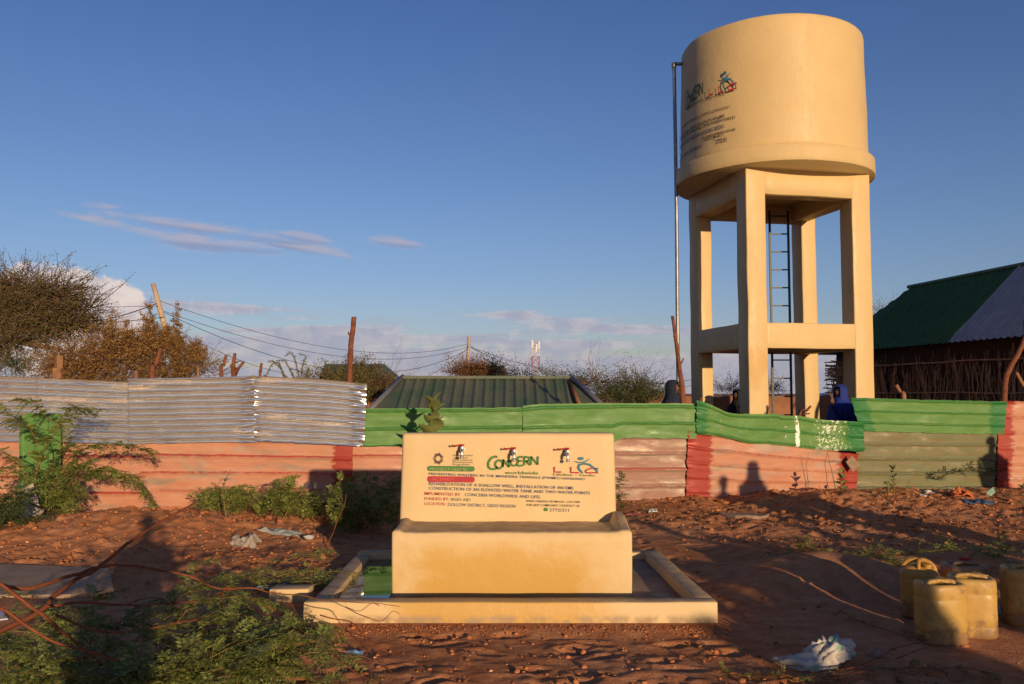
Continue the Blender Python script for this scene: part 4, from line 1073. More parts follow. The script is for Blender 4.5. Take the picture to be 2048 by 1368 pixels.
# power poles and cables
def ppole(pts, Y, r, label):
    P = [at(a, b, Y) for a, b in pts]; o = empty('power_pole', (P[0].x, Y, 0), 0, label, 'power pole', 'wooden power poles'); mb = MB()
    base = P[0] + (P[0] - P[-1]).normalized() * ((P[0].z + .2) / max(.1, (P[-1] - P[0]).normalized().z))
    mb.tube([base] + P, [r * 1.15] + [r] * (len(P) - 1) + [r * .8], 8); c = mb.build('pole', M['pole'], o, True); c.matrix_parent_inverse = Matrix.Translation(-Vector(o.location))
    return o
P1Y, P2Y = 24.0, 46.0
ppole([(345, 710), (330, 655), (306, 567)], P1Y, .085, 'leaning pale wooden power pole rising from the brown bush')
ppole([(934, 752), (936, 720), (938, 673)], P2Y, .10, 'thin upright wooden power pole behind the green roofed shed')
def cable(a, b, sag, label, r=.016, n=26):
    r *= .42
    a, b = Vector(a), Vector(b); mb = MB(); P = []
    for i in range(n + 1):
        t = i / n; p = a.lerp(b, t); p.z -= sag * 4 * t * (1 - t); P.append(p)
    mb.tube(P, [r + (r * (b.y / a.y - 1)) * i / n * .5 if b.y > a.y else r for i in range(n + 1)], 4)
    return tag(mb.build('cable', M['wire'], None, True), label, 'cable', 'overhead cables')
t1 = at(318, 601, P1Y); t1b = at(327, 622, P1Y); t2 = at(938, 687, P2Y); t2b = at(938, 693, P2Y)
cable(t1, t2, .95, 'uppermost cable sagging between the leaning pole and the far pole')
cable(t1b, t2b, 1.0, 'middle cable sagging between the two power poles')
cable(t1b + Vector((0, 0, -.03)), t2b + Vector((0, 0, -.12)), 1.5, 'lowest sagging cable between the two power poles', .02)
cable(at(334, 650, P1Y), at(560, 745, 30), .15, 'cable dropping from the leaning pole to the forked posts')
cable(at(-200, 640, 17), at(316, 606, P1Y), .45, 'thick cable from the left edge to the top of the leaning pole', .026)
cable(at(-200, 622, 18), at(322, 612, P1Y), .0, 'thin straight cable crossing the thorn tree', .012)
cable(at(-200, 660, 17), at(330, 634, P1Y), .10, 'lower cable crossing the thorn tree', .018)
cable(at(745, 790, 30), t2b, .4, 'cable rising from the bushes to the far pole', .02)
cable(t2, at(1010, 745, 36), .1, 'steep short cable right of the far pole', .022)
cable(t2b, at(1420, 752, 70), 1.2, 'upper cable running right from the far pole', .03)
cable(t2b, at(1420, 756, 70), 1.9, 'lower cable running right from the far pole', .03)
# ================================================================ PEOPLE
def skin_mesh(verts, edges, radii, sub=1):
    me = bpy.data.meshes.new('s'); me.from_pydata([Vector(v) for v in verts], edges, [])
    o = bpy.data.objects.new('s', me); COL.objects.link(o)
    md = o.modifiers.new('Skin', 'SKIN'); md.use_smooth_shade = True
    for i, r in enumerate(radii):
        r = r if isinstance(r, tuple) else (r, r); me.skin_vertices[0].data[i].radius = r
    me.skin_vertices[0].data[0].use_root = True
    if sub: s = o.modifiers.new('Sub', 'SUBSURF'); s.levels = sub; s.render_levels = sub
    dg = bpy.context.evaluated_depsgraph_get(); out = bpy.data.meshes.new_from_object(o.evaluated_get(dg))
    bpy.data.objects.remove(o); bpy.data.meshes.remove(me); return out
M['skin'] = simple('brown_skin', (.16, .075, .042), (.13, .06, .034), 8, .55, 0)
M['eye'] = simple('dark_eye', (.03, .02, .02), None, 5, .3, 0)
M['hair'] = simple('black_hair', (.012, .010, .010), (.02, .016, .014), 30, .6, .5, 60, .01)
_clm = {}
def cloth(c):
    if c not in _clm: _clm[c] = simple('cloth_%d' % len(_clm), c, tuple(x * .65 for x in c), 5, .85, .35, 18, .02)
    return _clm[c]
def person(name_lbl, loc, facing, Hh, dress=None, scarf=None, shirt=None, trousers=None, arms='down', cat='person', group=None):
    """adult of height Hh, front towards local -Y, turned by facing"""
    root = empty('person', loc, facing, name_lbl, cat, group); k = Hh / 1.72; V = []; E_ = []; Rr = []
    def a(p, r, par=None):
        V.append(tuple(x * k for x in p)); Rr.append(r * k if not isinstance(r, tuple) else tuple(q * k for q in r)); i = len(V) - 1
        if par is not None: E_.append((par, i))
        return i
    pel = a((0, 0, .94), (.15, .115)); bel = a((0, 0, 1.10), (.125, .095), pel); che = a((0, .005, 1.29), (.15, .105), bel); nb_ = a((0, .01, 1.42), (.08, .07), che)
    nk = a((0, 0, 1.485), .05, nb_); hj = a((0, -.012, 1.545), (.062, .075), nk); hm = a((0, -.012, 1.615), (.077, .092), hj); a((0, 0, 1.68), (.058, .07), hm)
    a((0, -.112, 1.60), .013, hm)                                              # nose
    A = {'down': [((.21, .0, 1.36), (.25, .01, 1.10), (.24, -.06, .87), (.235, -.08, .80))] * 2,
         'camera': [((.20, -.02, 1.37), (.25, -.10, 1.14), (.10, -.24, 1.42), (.06, -.25, 1.50))] * 2,
         'face': [((.20, -.02, 1.37), (.22, -.13, 1.13), (.08, -.24, 1.40), (.04, -.22, 1.49)), ((.21, 0, 1.36), (.25, .01, 1.10), (.24, -.06, .87), (.235, -.08, .80))],
         'hips': [((.20, 0, 1.37), (.34, .04, 1.15), (.20, -.06, .98), (.15, -.09, .96))] * 2}[arms]
    wr = []
    for sgn, arm in zip((1, -1), A):
        P = [Vector((p[0] * sgn, p[1], p[2])) for p in arm]
        s0 = a(P[0], .056, che); e0 = a(P[1], .040, s0); w0 = a(P[2], (.027, .022), e0); h0 = a(P[3], (.036, .018), w0)
        d = (P[3] - P[2]).normalized(); side = d.cross(Vector((1, .2, .1))).normalized()
        for f in range(4):
            l = (.070, .080, .075, .058)[f]; b0 = P[3] + side * (f - 1.5) * .019
            f1 = a(b0 + d * .04, .0095, h0); f2 = a(b0 + d * (.04 + l * .5) + Vector((0, -.006, 0)), .009, f1); a(b0 + d * (.04 + l) + Vector((-.012 * sgn, -.012, 0)), .0075, f2)
        t1 = a(P[2] + d * .03 + side * -.035, .012, w0); a(P[2] + d * .075 + side * -.05, .009, t1)
        wr.append((P[0], P[1], P[2]))
    for sgn in (1, -1):
        h_ = a((.095 * sgn, 0, .88), .088, pel); kn = a((.10 * sgn, -.012, .49), .058, h_); an = a((.10 * sgn, .012, .09), .040, kn)
        a((.10 * sgn, .05, .045), .034, an); bl = a((.105 * sgn, -.09, .035), (.042, .028), an); a((.11 * sgn, -.155, .028), (.036, .018), bl)
    link_mesh('body', skin_mesh(V, E_, Rr, 1), M['skin'], root, True)
    for sgn in (1, -1):
        mb = MB(); e = Vector((.031 * sgn, -.098, 1.622)) * k
        mb.rings([[e + Vector((math.cos(q) * .011 * math.cos(t), -.006 * math.cos(t), math.sin(q) * .008)) if False else e + Vector((.012 * math.cos(t) * math.cos(q * .5), -.004, .006 * math.sin(t) * math.cos(q * .5))) + Vector((0, .004 * q, 0)) for t in [2 * pi * i / 8 for i in range(8)]] for q in (0, .5, 1)])
        mb.build('eye', M['eye'], root)
    mb = MB(); mb.tube([Vector((-.024, -.098, 1.562)) * k, Vector((0, -.104, 1.560)) * k, Vector((.024, -.098, 1.562)) * k], .0055 * k, 5); mb.build('mouth', cloth((.20, .06, .05)), root)
    def ring(z, rx, ry, cy=0, folds=0, amp=0, n=40, ph=0):
        return [Vector((rx * (1 + amp * math.sin(folds * t + ph)) * math.cos(t), cy + ry * (1 + amp * math.sin(folds * t + ph)) * math.sin(t), z)) * k for t in [2 * pi * i / n for i in range(n)]]
    if dress:
        mb = MB(); mb.rings([ring(1.44, .085, .08), ring(1.41, .17, .11), ring(1.35, .215, .135), ring(1.25, .20, .15, 0, 5, .02), ring(1.08, .19, .15, 0, 6, .04), ring(.90, .225, .19, 0, 7, .05), ring(.6, .245, .21, 0, 8, .08, 40, 1), ring(.3, .27, .235, 0, 8, .10, 40, 1.2), ring(.07, .29, .25, 0, 8, .12, 40, 1.3)], False)
        for w_ in wr: mb.tube([w_[0] * k, w_[1] * k, w_[1].lerp(w_[2], .92) * k], [.078 * k, .068 * k, .058 * k], 12, cap=False)
        mb.build('dress', cloth(dress), root, True)
    if shirt:
        mb = MB(); mb.rings([ring(1.46, .075, .07), ring(1.41, .17, .11), ring(1.36, .21, .13), ring(1.2, .195, .14, 0, 5, .02), ring(1.0, .19, .145, 0, 6, .04), ring(.86, .205, .155, 0, 6, .05)], False)
        for w_ in wr: mb.tube([w_[0] * k, w_[1] * k, w_[1].lerp(w_[2], .15) * k], [.075 * k, .06 * k, .056 * k], 12, cap=False)
        mb.build('shirt', cloth(shirt), root, True)
    if trousers:
        mb = MB(); mb.rings([ring(.98, .17, .13), ring(.88, .19, .14), ring(.80, .185, .135)], False)
        for sgn in (1, -1): mb.tube([Vector((.095 * sgn, 0, .88)) * k, Vector((.10 * sgn, -.01, .5)) * k, Vector((.10 * sgn, .01, .08)) * k], [.105 * k, .08 * k, .068 * k], 14, cap=False)
        mb.build('trousers', cloth(trousers), root, True)
    if scarf:
        n = 40; V2 = []; F2 = []
        lv = [(1.735, .02, .025, .0), (1.725, .06, .075, .0), (1.69, .088, .108, .0), (1.64, .10, .120, .0), (1.58, .098, .118, .0), (1.52, .10, .115, .0), (1.46, .135, .125, .0), (1.38, .22, .155, .0), (1.22, .25, .19, .0), (1.04, .265, .215, .03)]
        for j, (z, rx, ry, am) in enumerate(lv):
            for i in range(n):
                t = 2 * pi * i / n; f_ = 1 + (.05 if j > 6 else .015) * math.sin(6 * t + j * .4); dz = -.05 * max(0, math.sin(-t)) if j == 9 else 0
                V2.append(Vector((rx * f_ * math.cos(t), .005 + ry * f_ * math.sin(t), z + dz)) * k)
        for j in range(len(lv) - 1):
            for i in range(n):
                mid = 2 * pi * (i + .5) / n; front = abs((mid - 1.5 * pi + pi) % (2 * pi) - pi)
                if 2 <= j <= 4 and front < R(47): continue
                i2 = (i + 1) % n; F2.append((j*n+i, j*n+i2, (j+1)*n+i2, (j+1)*n+i))
        F2.append(tuple(range(n))[::-1])
        me = bpy.data.meshes.new('headscarf'); me.from_pydata(V2, [], F2); o = link_mesh('headscarf', me, cloth(scarf), root, True)
        sd_ = o.modifiers.new('thick', 'SOLIDIFY'); sd_.thickness = .006
    else:
        mb = MB(); mb.rings([ring(1.60, .082, .06, .045), ring(1.66, .088, .10, .012), ring(1.70, .075, .088, .008), ring(1.73, .045, .055, .005), ring(1.742, .01, .01, .003)]); mb.build('hair', M['hair'], root, True)
    return root
fy = lambda px, y: at(px, 780, y)
def gpos(x, y, dz=0): return (x, y, gz(x, y) + dz)
q = fy(1346, 14.3); person('woman in a dark navy headscarf behind the fence beside the tall leaning pole', (q.x, 14.3, .05), R(62), 1.76, dress=(.030, .035, .06), scarf=(.016, .020, .035))
q = fy(1476, 17.3); person('person mostly hidden behind the front tower leg, only a dark covered head showing', (q.x, 17.3, -.02), R(-60), 1.70, dress=(.02, .02, .025), scarf=(.010, .010, .012))
q = fy(1681, 14.6); person('girl in a bright blue headscarf behind the buckled green sheet', (q.x, 14.6, .0), R(-68), 1.74, dress=(.014, .026, .16), scarf=(.016, .032, .20), arms='face')
# the people standing off to the right and behind the photographer, whose long shadows cross the yard
KX = -SUNV.x / -SUNV.y; TE = math.tan(SUN_EL)
KX = SUNV.x / -SUNV.y
def by_strip(c, T, h):
    t = h / TE; dx, dy = SUNV.x / math.cos(SUN_EL), SUNV.y / math.cos(SUN_EL); return (c - KX * (T - 5.4) + dx * t, T + dy * t)
def by_hit(x, y, z, h):
    t = (h - z) / TE; dx, dy = SUNV.x / math.cos(SUN_EL), SUNV.y / math.cos(SUN_EL); return (x + dx * t, y + dy * t)
off = [(by_hit(3.14, 13.45, .31, 1.62), 1.62, 'child sized onlooker in brown standing outside the picture to the right', dict(shirt=(.25, .15, .1), trousers=(.08, .07, .06), arms='down')),
       (by_hit(3.68, 13.5, .52, 1.72), 1.72, 'onlooker in a long ochre dress outside the picture to the right', dict(dress=(.35, .22, .07), scarf=(.3, .18, .06))),
       (by_hit(8.03, 14.2, .92, 1.70), 1.70, 'onlooker in green near the right end of the fence, outside the picture', dict(shirt=(.05, .15, .08), trousers=(.05, .05, .06))),
       (by_strip(3.75, 10.9, 1.7), 1.70, 'onlooker in white shirt behind the photographer to the right', dict(shirt=(.6, .6, .58), trousers=(.05, .05, .08))),
       (by_strip(2.60, 8.55, 1.7), 1.70, 'onlooker in a maroon dress in the group behind the photographer', dict(dress=(.2, .03, .04), scarf=(.18, .03, .04))),
       (by_strip(2.27, 8.0, 1.74), 1.74, 'onlooker in a grey dress in the group behind the photographer', dict(dress=(.3, .3, .3), scarf=(.25, .25, .25))),
       (by_strip(1.97, 7.1, 1.7), 1.70, 'onlooker in a black dress in the group behind the photographer', dict(dress=(.02, .02, .02), scarf=(.02, .02, .02))),
       (by_strip(4.05, 9.6, 1.74), 1.74, 'onlooker in a pale blue dress behind the photographer', dict(dress=(.2, .3, .5), scarf=(.2, .3, .5))),
       (by_strip(4.75, 9.2, 1.68), 1.68, 'onlooker in a red shirt behind the photographer', dict(shirt=(.4, .05, .04), trousers=(.06, .06, .08))),
       (by_strip(1.58, 6.1, 1.72), 1.72, 'onlooker in a tan dress farthest behind the photographer', dict(dress=(.35, .25, .15), scarf=(.3, .2, .1))),
       (by_strip(5.75, 11.6, 1.70), 1.70, 'onlooker with hands on hips to the right of the photographer', dict(shirt=(.2, .25, .15), trousers=(.08, .08, .1), arms='hips')),
       (by_strip(5.3, 10.7, 1.66), 1.66, 'onlooker in a purple dress to the right of the photographer', dict(dress=(.12, .05, .2), scarf=(.1, .04, .16))),
       ((-.17, -.34), 1.75, 'photographer standing with arms raised to hold the camera', dict(shirt=(.3, .3, .32), trousers=(.06, .07, .1), arms='camera'))]
for (x, y), h_, lb, kw in off:
    r_ = R(170 if y > -1 else 160) if lb[:5] != 'photo' else R(180)
    person(lb, gpos(x, y), r_, h_, **kw)

# ================================================================ JERRYCANS
def m_can(name, c1, c2):
    m, n = material(name); P = n.new('ShaderNodeTexCoord').outputs['Object']; z = n.sep(P)[2]
    col = n.ramp(n.noise(P, 6, 5, .6), [(.3, c1), (.7, c2)])
    dirt = n.noise(P, 14, 7, .7); low = n.maprange(z, .16, .0, 0, .22)
    col = n.mix(n.maprange(n.math('ADD', dirt, low), .50, .70, 0, .8), col, (.20, .10, .05))
    col = n.mix(n.maprange(n.noise(P, 70, 2, .6), .68, .74, 0, .6), col, (.12, .06, .03))
    setb(n, col, n.maprange(dirt, .3, .7, .35, .6), 0, n.bump(n.noise(P, 9, 5, .6), .25, .008), .4)
    n.b.inputs['Subsurface Weight'].default_value = .08; n.b.inputs['Subsurface Scale'].default_value = .01
    return m
M['can'] = m_can('dirty_yellow_plastic', (.48, .285, .070), (.38, .215, .055)); M['canbrown'] = m_can('faded_reddish_plastic', (.34, .19, .08), (.26, .13, .06)); M['canor'] = m_can('orange_yellow_plastic', (.50, .25, .040), (.38, .185, .035))
M['redcap'] = simple('red_cap', (.35, .03, .02), None, 6, .5, 0)
def jerrycan(loc, rz, label, mat, Hc=.385, wx=.148, wy=.118, ribs=True, cap=False, arch=False, tilt=0):
    root = empty('jerrycan', loc, rz, label, 'jerrycan', 'plastic jerrycans standing on the earth at the right'); root.rotation_euler.x = tilt
    def sring(z, sx, sy=None, pw=4.0, n=48, mod=0):
        sy = sy or sx; out = []
        for i in range(n):
            t = 2 * pi * (i + .5) / n; c, s = math.cos(t), math.sin(t)
            r = (abs(c) ** pw + abs(s) ** pw) ** (-1 / pw)
            m_ = 1 - (mod * (.5 + .5 * math.cos(t * 16)) if mod else 0)
            out.append(Vector((wx * sx * r * c * m_ + .0025 * mnoise.noise(Vector((c * 2, s * 2, z * 12))), wy * sy * r * s * m_ + .0025 * mnoise.noise(Vector((c * 2 + 9, s * 2, z * 12))), z)))
        return out
    mb = MB(); h = Hc; L = [(0, .84), (.004, .92), (.014, .975), (.03, 1), (.05, 1, .03), (.07, 1, .0), (.078, .985), (.088, .985), (.096, 1), (.15, .998), (.20, .992), (.25, .998), (h - .105, 1), (h - .098, .985), (h - .088, .985), (h - .08, 1)]
    if arch: L += [(h - .055, .985), (h - .04, .93), (h - .025, .80), (h - .012, .62), (h - .006, .40), (h - .002, .1)]
    else: L += [(h - .04, 1), (h - .018, .985), (h - .006, .95), (h, .86), (h - .002, .72), (h - .016, .66), (h - .018, .40), (h - .018, .05)]
    rg = [sring(l[0], l[1], None, 4.0, 48, l[2] if len(l) > 2 else 0) for l in L]
    mb.rings(rg); body = mb.build('body', mat, root, True)
    mb = MB(); zt_ = h - .02
    if arch:
        P = smooth_path([Vector((-wx * .86, 0, h - .07)), Vector((-wx * .80, 0, h - .015)), Vector((-wx * .45, 0, h + .022)), Vector((0, 0, h + .030)), Vector((wx * .45, 0, h + .022)), Vector((wx * .80, 0, h - .015)), Vector((wx * .86, 0, h - .07))], 4)
        mb.tube(P, .017, 10); P = smooth_path([Vector((0, -wy * .8, h - .06)), Vector((0, -wy * .55, h + .005)), Vector((0, 0, h + .028)), Vector((0, wy * .55, h + .005)), Vector((0, wy * .8, h - .06))], 4); mb.tube(P, .014, 10)
    else:
        P = smooth_path([Vector((-.095, -.02, zt_)), Vector((-.085, -.02, h + .004)), Vector((-.02, -.02, h + .010)), Vector((.07, -.02, h + .006)), Vector((.088, -.02, zt_))], 4); mb.tube(P, .015, 10)
        mb.box((-.115, .012, zt_ - .004), (-.02, .028, h + .004)); mb.box((.03, .035, zt_ - .004), (.115, .050, h + .004))
    mb.build('handle', mat, root, True)
    mb = MB(); cx, cy = (.055, -.05) if arch else (.05, .065)
    mb.tube([Vector((cx, cy, h - .05)), Vector((cx, cy, h + .012))], .030, 16); mb.tube([Vector((cx, cy, h + .0)), Vector((cx, cy, h + .006))], .035, 16); mb.build('neck', mat, root, False)
    if cap: mb = MB(); mb.tube([Vector((cx, cy, h + .008)), Vector((cx, cy, h + .034))], .037, 16); mb.build('cap', M['redcap'], root)
    return root
def canat(px, py, dz=0): p = G(px, py); return (p.x, p.y + .10, gz(p.x, p.y + .1) - .006 + dz)
def can_px(px, base, *a, **k):
    p = G(px, base, gz(*G(px, base).xy)); y = p.y + .11; p2_ = at(px, base, p.y + .0); x = p.x * (y / p.y)
    return jerrycan((x, y, gz(x, y) - .008), *a, **k)
can_px(1883, 1293, R(8), 'nearest yellow jerrycan with its broad side mostly in shadow', M['can'], .385, .142, .118)
can_px(1946, 1277, R(-14), 'sunlit pale yellow jerrycan standing behind the nearest one on its right', M['can'], .385, .138, .13, cap=False)
can_px(1840, 1238, R(-25), 'orange yellow jerrycan with an arched carrying handle, at the left of the group', M['canor'], .375, .125, .12, arch=True)
can_px(1932, 1236, R(5), 'faded reddish brown jerrycan with a red cap at the back of the group', M['canbrown'], .37, .148, .12, cap=True)
can_px(2056, 1256, R(-6), 'shaded yellow jerrycan cut off by the right edge of the photo', M['can'], .40, .15, .12)

# ================================================================ LITTER AND SMALL THINGS
def crumple(name, label, cat, cx, cy, sx, sy, hh, mat, seed, n=26, rot=0, fold=1.0):
    """a crumpled sheet lying on the ground"""
    V = []; Fs = []; c, s = math.cos(rot), math.sin(rot)
    for j in range(n + 1):
        for i in range(n + 1):
            u = i / n * 2 - 1; v = j / n * 2 - 1
            rr = max(abs(u), abs(v)); e = 1 + .35 * mnoise.noise(Vector((u * 1.6, v * 1.6, seed)))
            q_ = Vector((u * 1.5, v * 1.5, seed * 2.3))
            z = (.5 + mnoise.noise(q_ * .9)) * .9 + (.25 - abs(mnoise.noise(q_ * 2.2))) * .8 + (.1 - abs(mnoise.noise(q_ * 5.0))) * .45
            z = hh * z * (1 - rr ** 3 * .75) * fold
            x = u * sx * e + .12 * sx * mnoise.noise(q_ * 2 + Vector((5, 0, 0))); y = v * sy * e + .12 * sy * mnoise.noise(q_ * 2 + Vector((0, 5, 0)))
            X, Y = cx + x * c - y * s, cy + x * s + y * c
            V.append((X, Y, gz(X, Y) + .006 + z))
    for j in range(n):
        for i in range(n): a_ = j * (n + 1) + i; Fs.append((a_, a_ + 1, a_ + n + 2, a_ + n + 1))
    o = link_mesh(name, np_mesh(name, V, Fs), mat, None, False); sd_ = o.modifiers.new('thick', 'SOLIDIFY'); sd_.thickness = .002
    return tag(o, label, cat)
def m_bag():
    m, n = material('printed_white_bag'); P = n.new('ShaderNodeTexCoord').outputs['Object']
    col = n.ramp(n.noise(P, 5, 4, .6), [(.3, (.42, .36, .30)), (.7, (.54, .47, .40))])
    col = n.mix(n.maprange(n.noise(P, 9, 3, .5), .56, .62, 0, .75), col, (.14, .32, .22)); col = n.mix(n.maprange(n.noise(P, 20, 5, .7), .58, .75, 0, .6), col, (.30, .17, .10))
    setb(n, col, .55, 0, n.bump(n.noise(P, 30, 4), .2, .004), .3); return m
M['bag'] = m_bag(); M['white'] = simple('white_litter', (.62, .60, .58), (.5, .46, .42), 12, .6, .2)
M['card'] = simple('sun_bleached_board', (.40, .31, .24), (.30, .22, .17), 8, .85, .3); M['orangecloth'] = simple('orange_rag', (.50, .13, .035), (.35, .08, .03), 12, .85, .3)
p = G(1650, 1326)
def soft_sack(cx, cy):
    nu, nv = 72, 36; V = []; Fs = []
    for j in range(nv + 1):
        ph = pi * j / nv
        for i in range(nu):
            th = 2 * pi * i / nu; d = Vector((math.cos(th) * math.sin(ph), math.sin(th) * math.sin(ph), math.cos(ph)))
            q_ = d * 1.35 + Vector((2.2, 0, 4)); f = 1 + .55 * mnoise.noise(q_) - .55 * abs(mnoise.noise(q_ * 1.9)) - .28 * abs(mnoise.noise(q_ * 4.3)) + .10 * mnoise.noise(q_ * 8)
            x = d.x * .215 * f; y = d.y * .12 * f; z = d.z * .150 * f
            x -= .10 * max(0, -d.x) ** 2; z *= 1 - .55 * max(0, -d.x); z = max(z, -.012) + .0
            y += .05 * math.sin(x * 11)
            V.append((cx + x, cy + y, gz(cx + x, cy + y) + .012 + z))
    for j in range(nv):
        for i in range(nu): i2 = (i + 1) % nu; Fs.append((j*nu+i, j*nu+i2, (j+1)*nu+i2, (j+1)*nu+i))
    return np_mesh('sack', V, Fs)
tag(link_mesh('sack', soft_sack(p.x, p.y), M['bag'], None, True), 'crumpled white woven sack with faint green print in the right foreground', 'sack')
p = G(1752, 1312); crumple('rag', 'small pinkish brown scrap right of the white sack', 'rag', p.x, p.y, .05, .05, .05, simple('scrap', (.42, .22, .15)), 8, 14)
p = G(2001, 1228); crumple('paper_ball', 'small crumpled white paper between the jerrycans', 'paper', p.x, p.y, .045, .045, .07, M['white'], 5, 16)
p = G(1905, 992, .05); crumple('rag', 'orange rag at the foot of the olive sheet', 'rag', p.x, p.y - .25, .16, .12, .14, M['orangecloth'], 11, 18)
p = G(1935, 1000, .05); crumple('rag', 'dark blue rag beside the orange one', 'rag', p.x, p.y - .25, .2, .1, .08, simple('blue_rag', (.05, .08, .14)), 12, 18)
for i, (px, py, s, lb) in enumerate(((1902, 985, .05, 'white litter scrap just left of the orange rag'), (1858, 992, .07, 'pale litter scrap left of the orange rag'), (1846, 997, .05, 'small white scrap furthest left below the olive sheet'), (1305, 1018, .065, 'white folded carton on the earth right of the tap stand'))):
    p = G(px, py, .04); crumple('scrap', lb, 'litter', p.x, p.y, s, s * .7, s * .9, M['white'], 20 + i, 12)
p = G(1265, 1026); crumple('scrap', 'faded red plastic piece right of the tap stand', 'litter', p.x, p.y, .10, .07, .03, simple('red_plastic', (.50, .14, .10)), 31, 12)
p = G(708, 1302); crumple('scrap', 'blue and white plastic scrap in the shade in front of the kerb', 'litter', p.x, p.y, .05, .03, .03, simple('blue_plastic', (.15, .28, .5)), 33, 12)
p = G(560, 1070); crumple('scrap', 'thin grey plastic bag below the bush at the fence', 'litter', p.x, p.y, .22, .12, .05, simple('grey_plastic', (.36, .36, .32)), 35, 20)
p = G(490, 1092); crumple('scrap', 'pale dusty plastic sheet left of the white bowl', 'litter', p.x, p.y, .15, .10, .12, simple('dusty_plastic', (.36, .29, .23)), 36, 20)
# bowl
bo = G(618, 1082); mb = MB(); b0 = Vector((bo.x, bo.y, gz(bo.x, bo.y) + .005))
prof = [(.034, 0), (.048, .012), (.062, .030), (.066, .034), (.060, .030), (.045, .010), (.010, .006)]
mb.rings([[b0 + Vector((r * math.cos(t), r * math.sin(t), z)) for t in [2 * pi * i / 24 for i in range(24)]] for r, z in prof]); tag(mb.build('bowl', M['white'], None, True), 'small white bowl on the bare earth left of the tap stand', 'bowl')
def slab(name, label, cat, pts, z0, th, mat, rx=0):
    """irregular flat piece of stone or board from a ground outline in metres"""
    mb = MB(); n = len(pts); top = [Vector((x, y, gz(x, y) + z0 + th)) for x, y in pts]; bot = [Vector((x, y, gz(x, y) + z0 - .05)) for x, y in pts]
    mb.add(top + bot, [tuple(range(n))] + [(i, n + i, n + (i + 1) % n, (i + 1) % n) for i in range(n)]); o = mb.build(name, mat)
    bv = o.modifiers.new('bev', 'BEVEL'); bv.width = .006; bv.segments = 2
    return tag(o, label, cat)
M['stone'] = simple('pale_flat_stone', (.30, .20, .14), (.22, .14, .09), 9, .9, .5, 30, .01)
c = G(1492, 1036); slab('flat_stone', 'flat greyish stone lying on the earth between stand and fence', 'stone', [(c.x + .30 * math.cos(t) * (1 + .15 * math.sin(3 * t)), c.y + .22 * math.sin(t)) for t in [2 * pi * i / 11 for i in range(11)]], 0, .035, M['stone'])
c = G(2040, 990, .1)
o = slab('broken_slab', 'long grey concrete slab edge lying at the left edge among the thorn branches', 'concrete slab', [(G(-60, 1134).x, 8.0), (G(240, 1134).x, 7.75), (G(262, 1150).x, 7.3), (G(150, 1190).x, 6.8), (-5.1, 6.7)], -.02, .05, simple('dusty_slab', (.36, .25, .17), (.26, .17, .11), 5, .85, .4, 25, .01))
o = slab('plastic_sheet', 'bright bluish white plastic sheet at the left edge under the branches', 'plastic sheet', [(-4.6, 6.42), (-3.75, 6.35), (-3.55, 6.1), (-4.0, 5.8), (-4.6, 5.8)], .0, .01, simple('shiny_white_plastic', (.50, .50, .58), (.40, .40, .48), 4, .3, .2))
mb = MB(); a_, b_ = G(545, 1200, .0), G(650, 1176, .0)
tag(rbox('cement_block', (a_.x, a_.y - .09, -.05), (b_.x - .02, a_.y + .10, .10), M['stand'], None, .012, 2, .12, .01, 4), 'small stained cement block left of the apron under the branches', 'cement block')
p = G(640, 1180); crumple('scrap', 'pale grey plastic caught in the branches left of the apron', 'litter', p.x - .35, p.y + .1, .22, .05, .06, simple('pale_plastic', (.45, .43, .44)), 41, 16)
# propped board near the upright green sheet, and green piece at right, tile at the pink/olive joint
def plate(name, label, cat, corners, th, mat):
    c = [Vector(q) for q in corners]; nrm = (c[1] - c[0]).cross(c[3] - c[0]).normalized() * th; mb = MB(); mb.add(c + [q + nrm for q in c], [(0, 1, 2, 3), (7, 6, 5, 4), (0, 4, 5, 1), (1, 5, 6, 2), (2, 6, 7, 3), (3, 7, 4, 0)])
    return tag(mb.build(name, mat), label, cat)
Yb = 10.4
plate('cardboard', 'upper folded flap of pale cardboard leaning in the bush below the green sheet', 'cardboard', [at(38, 985, Yb), at(66, 966, Yb + .05), at(79, 1012, Yb - .05), at(56, 1003, Yb)], .012, M['card'])
plate('cardboard', 'lower larger piece of pale cardboard leaning in the bush', 'cardboard', [at(38, 1000, Yb - .05), at(88, 1020, Yb - .1), at(60, 1060, Yb - .25), at(44, 1052, Yb - .2)], .012, M['card'])
plate('green_plate', 'pale green sheet scrap standing tilted at the foot of the olive sheet', 'sheet scrap', [at(1971, 1006, 12.9), at(1990, 984, 12.95), at(1986, 974, 13.0), at(1973, 984, 12.95)], .01, simple('pale_green', (.24, .36, .26)))
plate('wall_tile', 'grey square scrap hanging at the joint of pink and olive sheets', 'sheet scrap', [at(1692, 924, 13.66), at(1704, 911, 13.66), at(1721, 930, 13.66), at(1706, 944, 13.66)], .01, M['stone'])
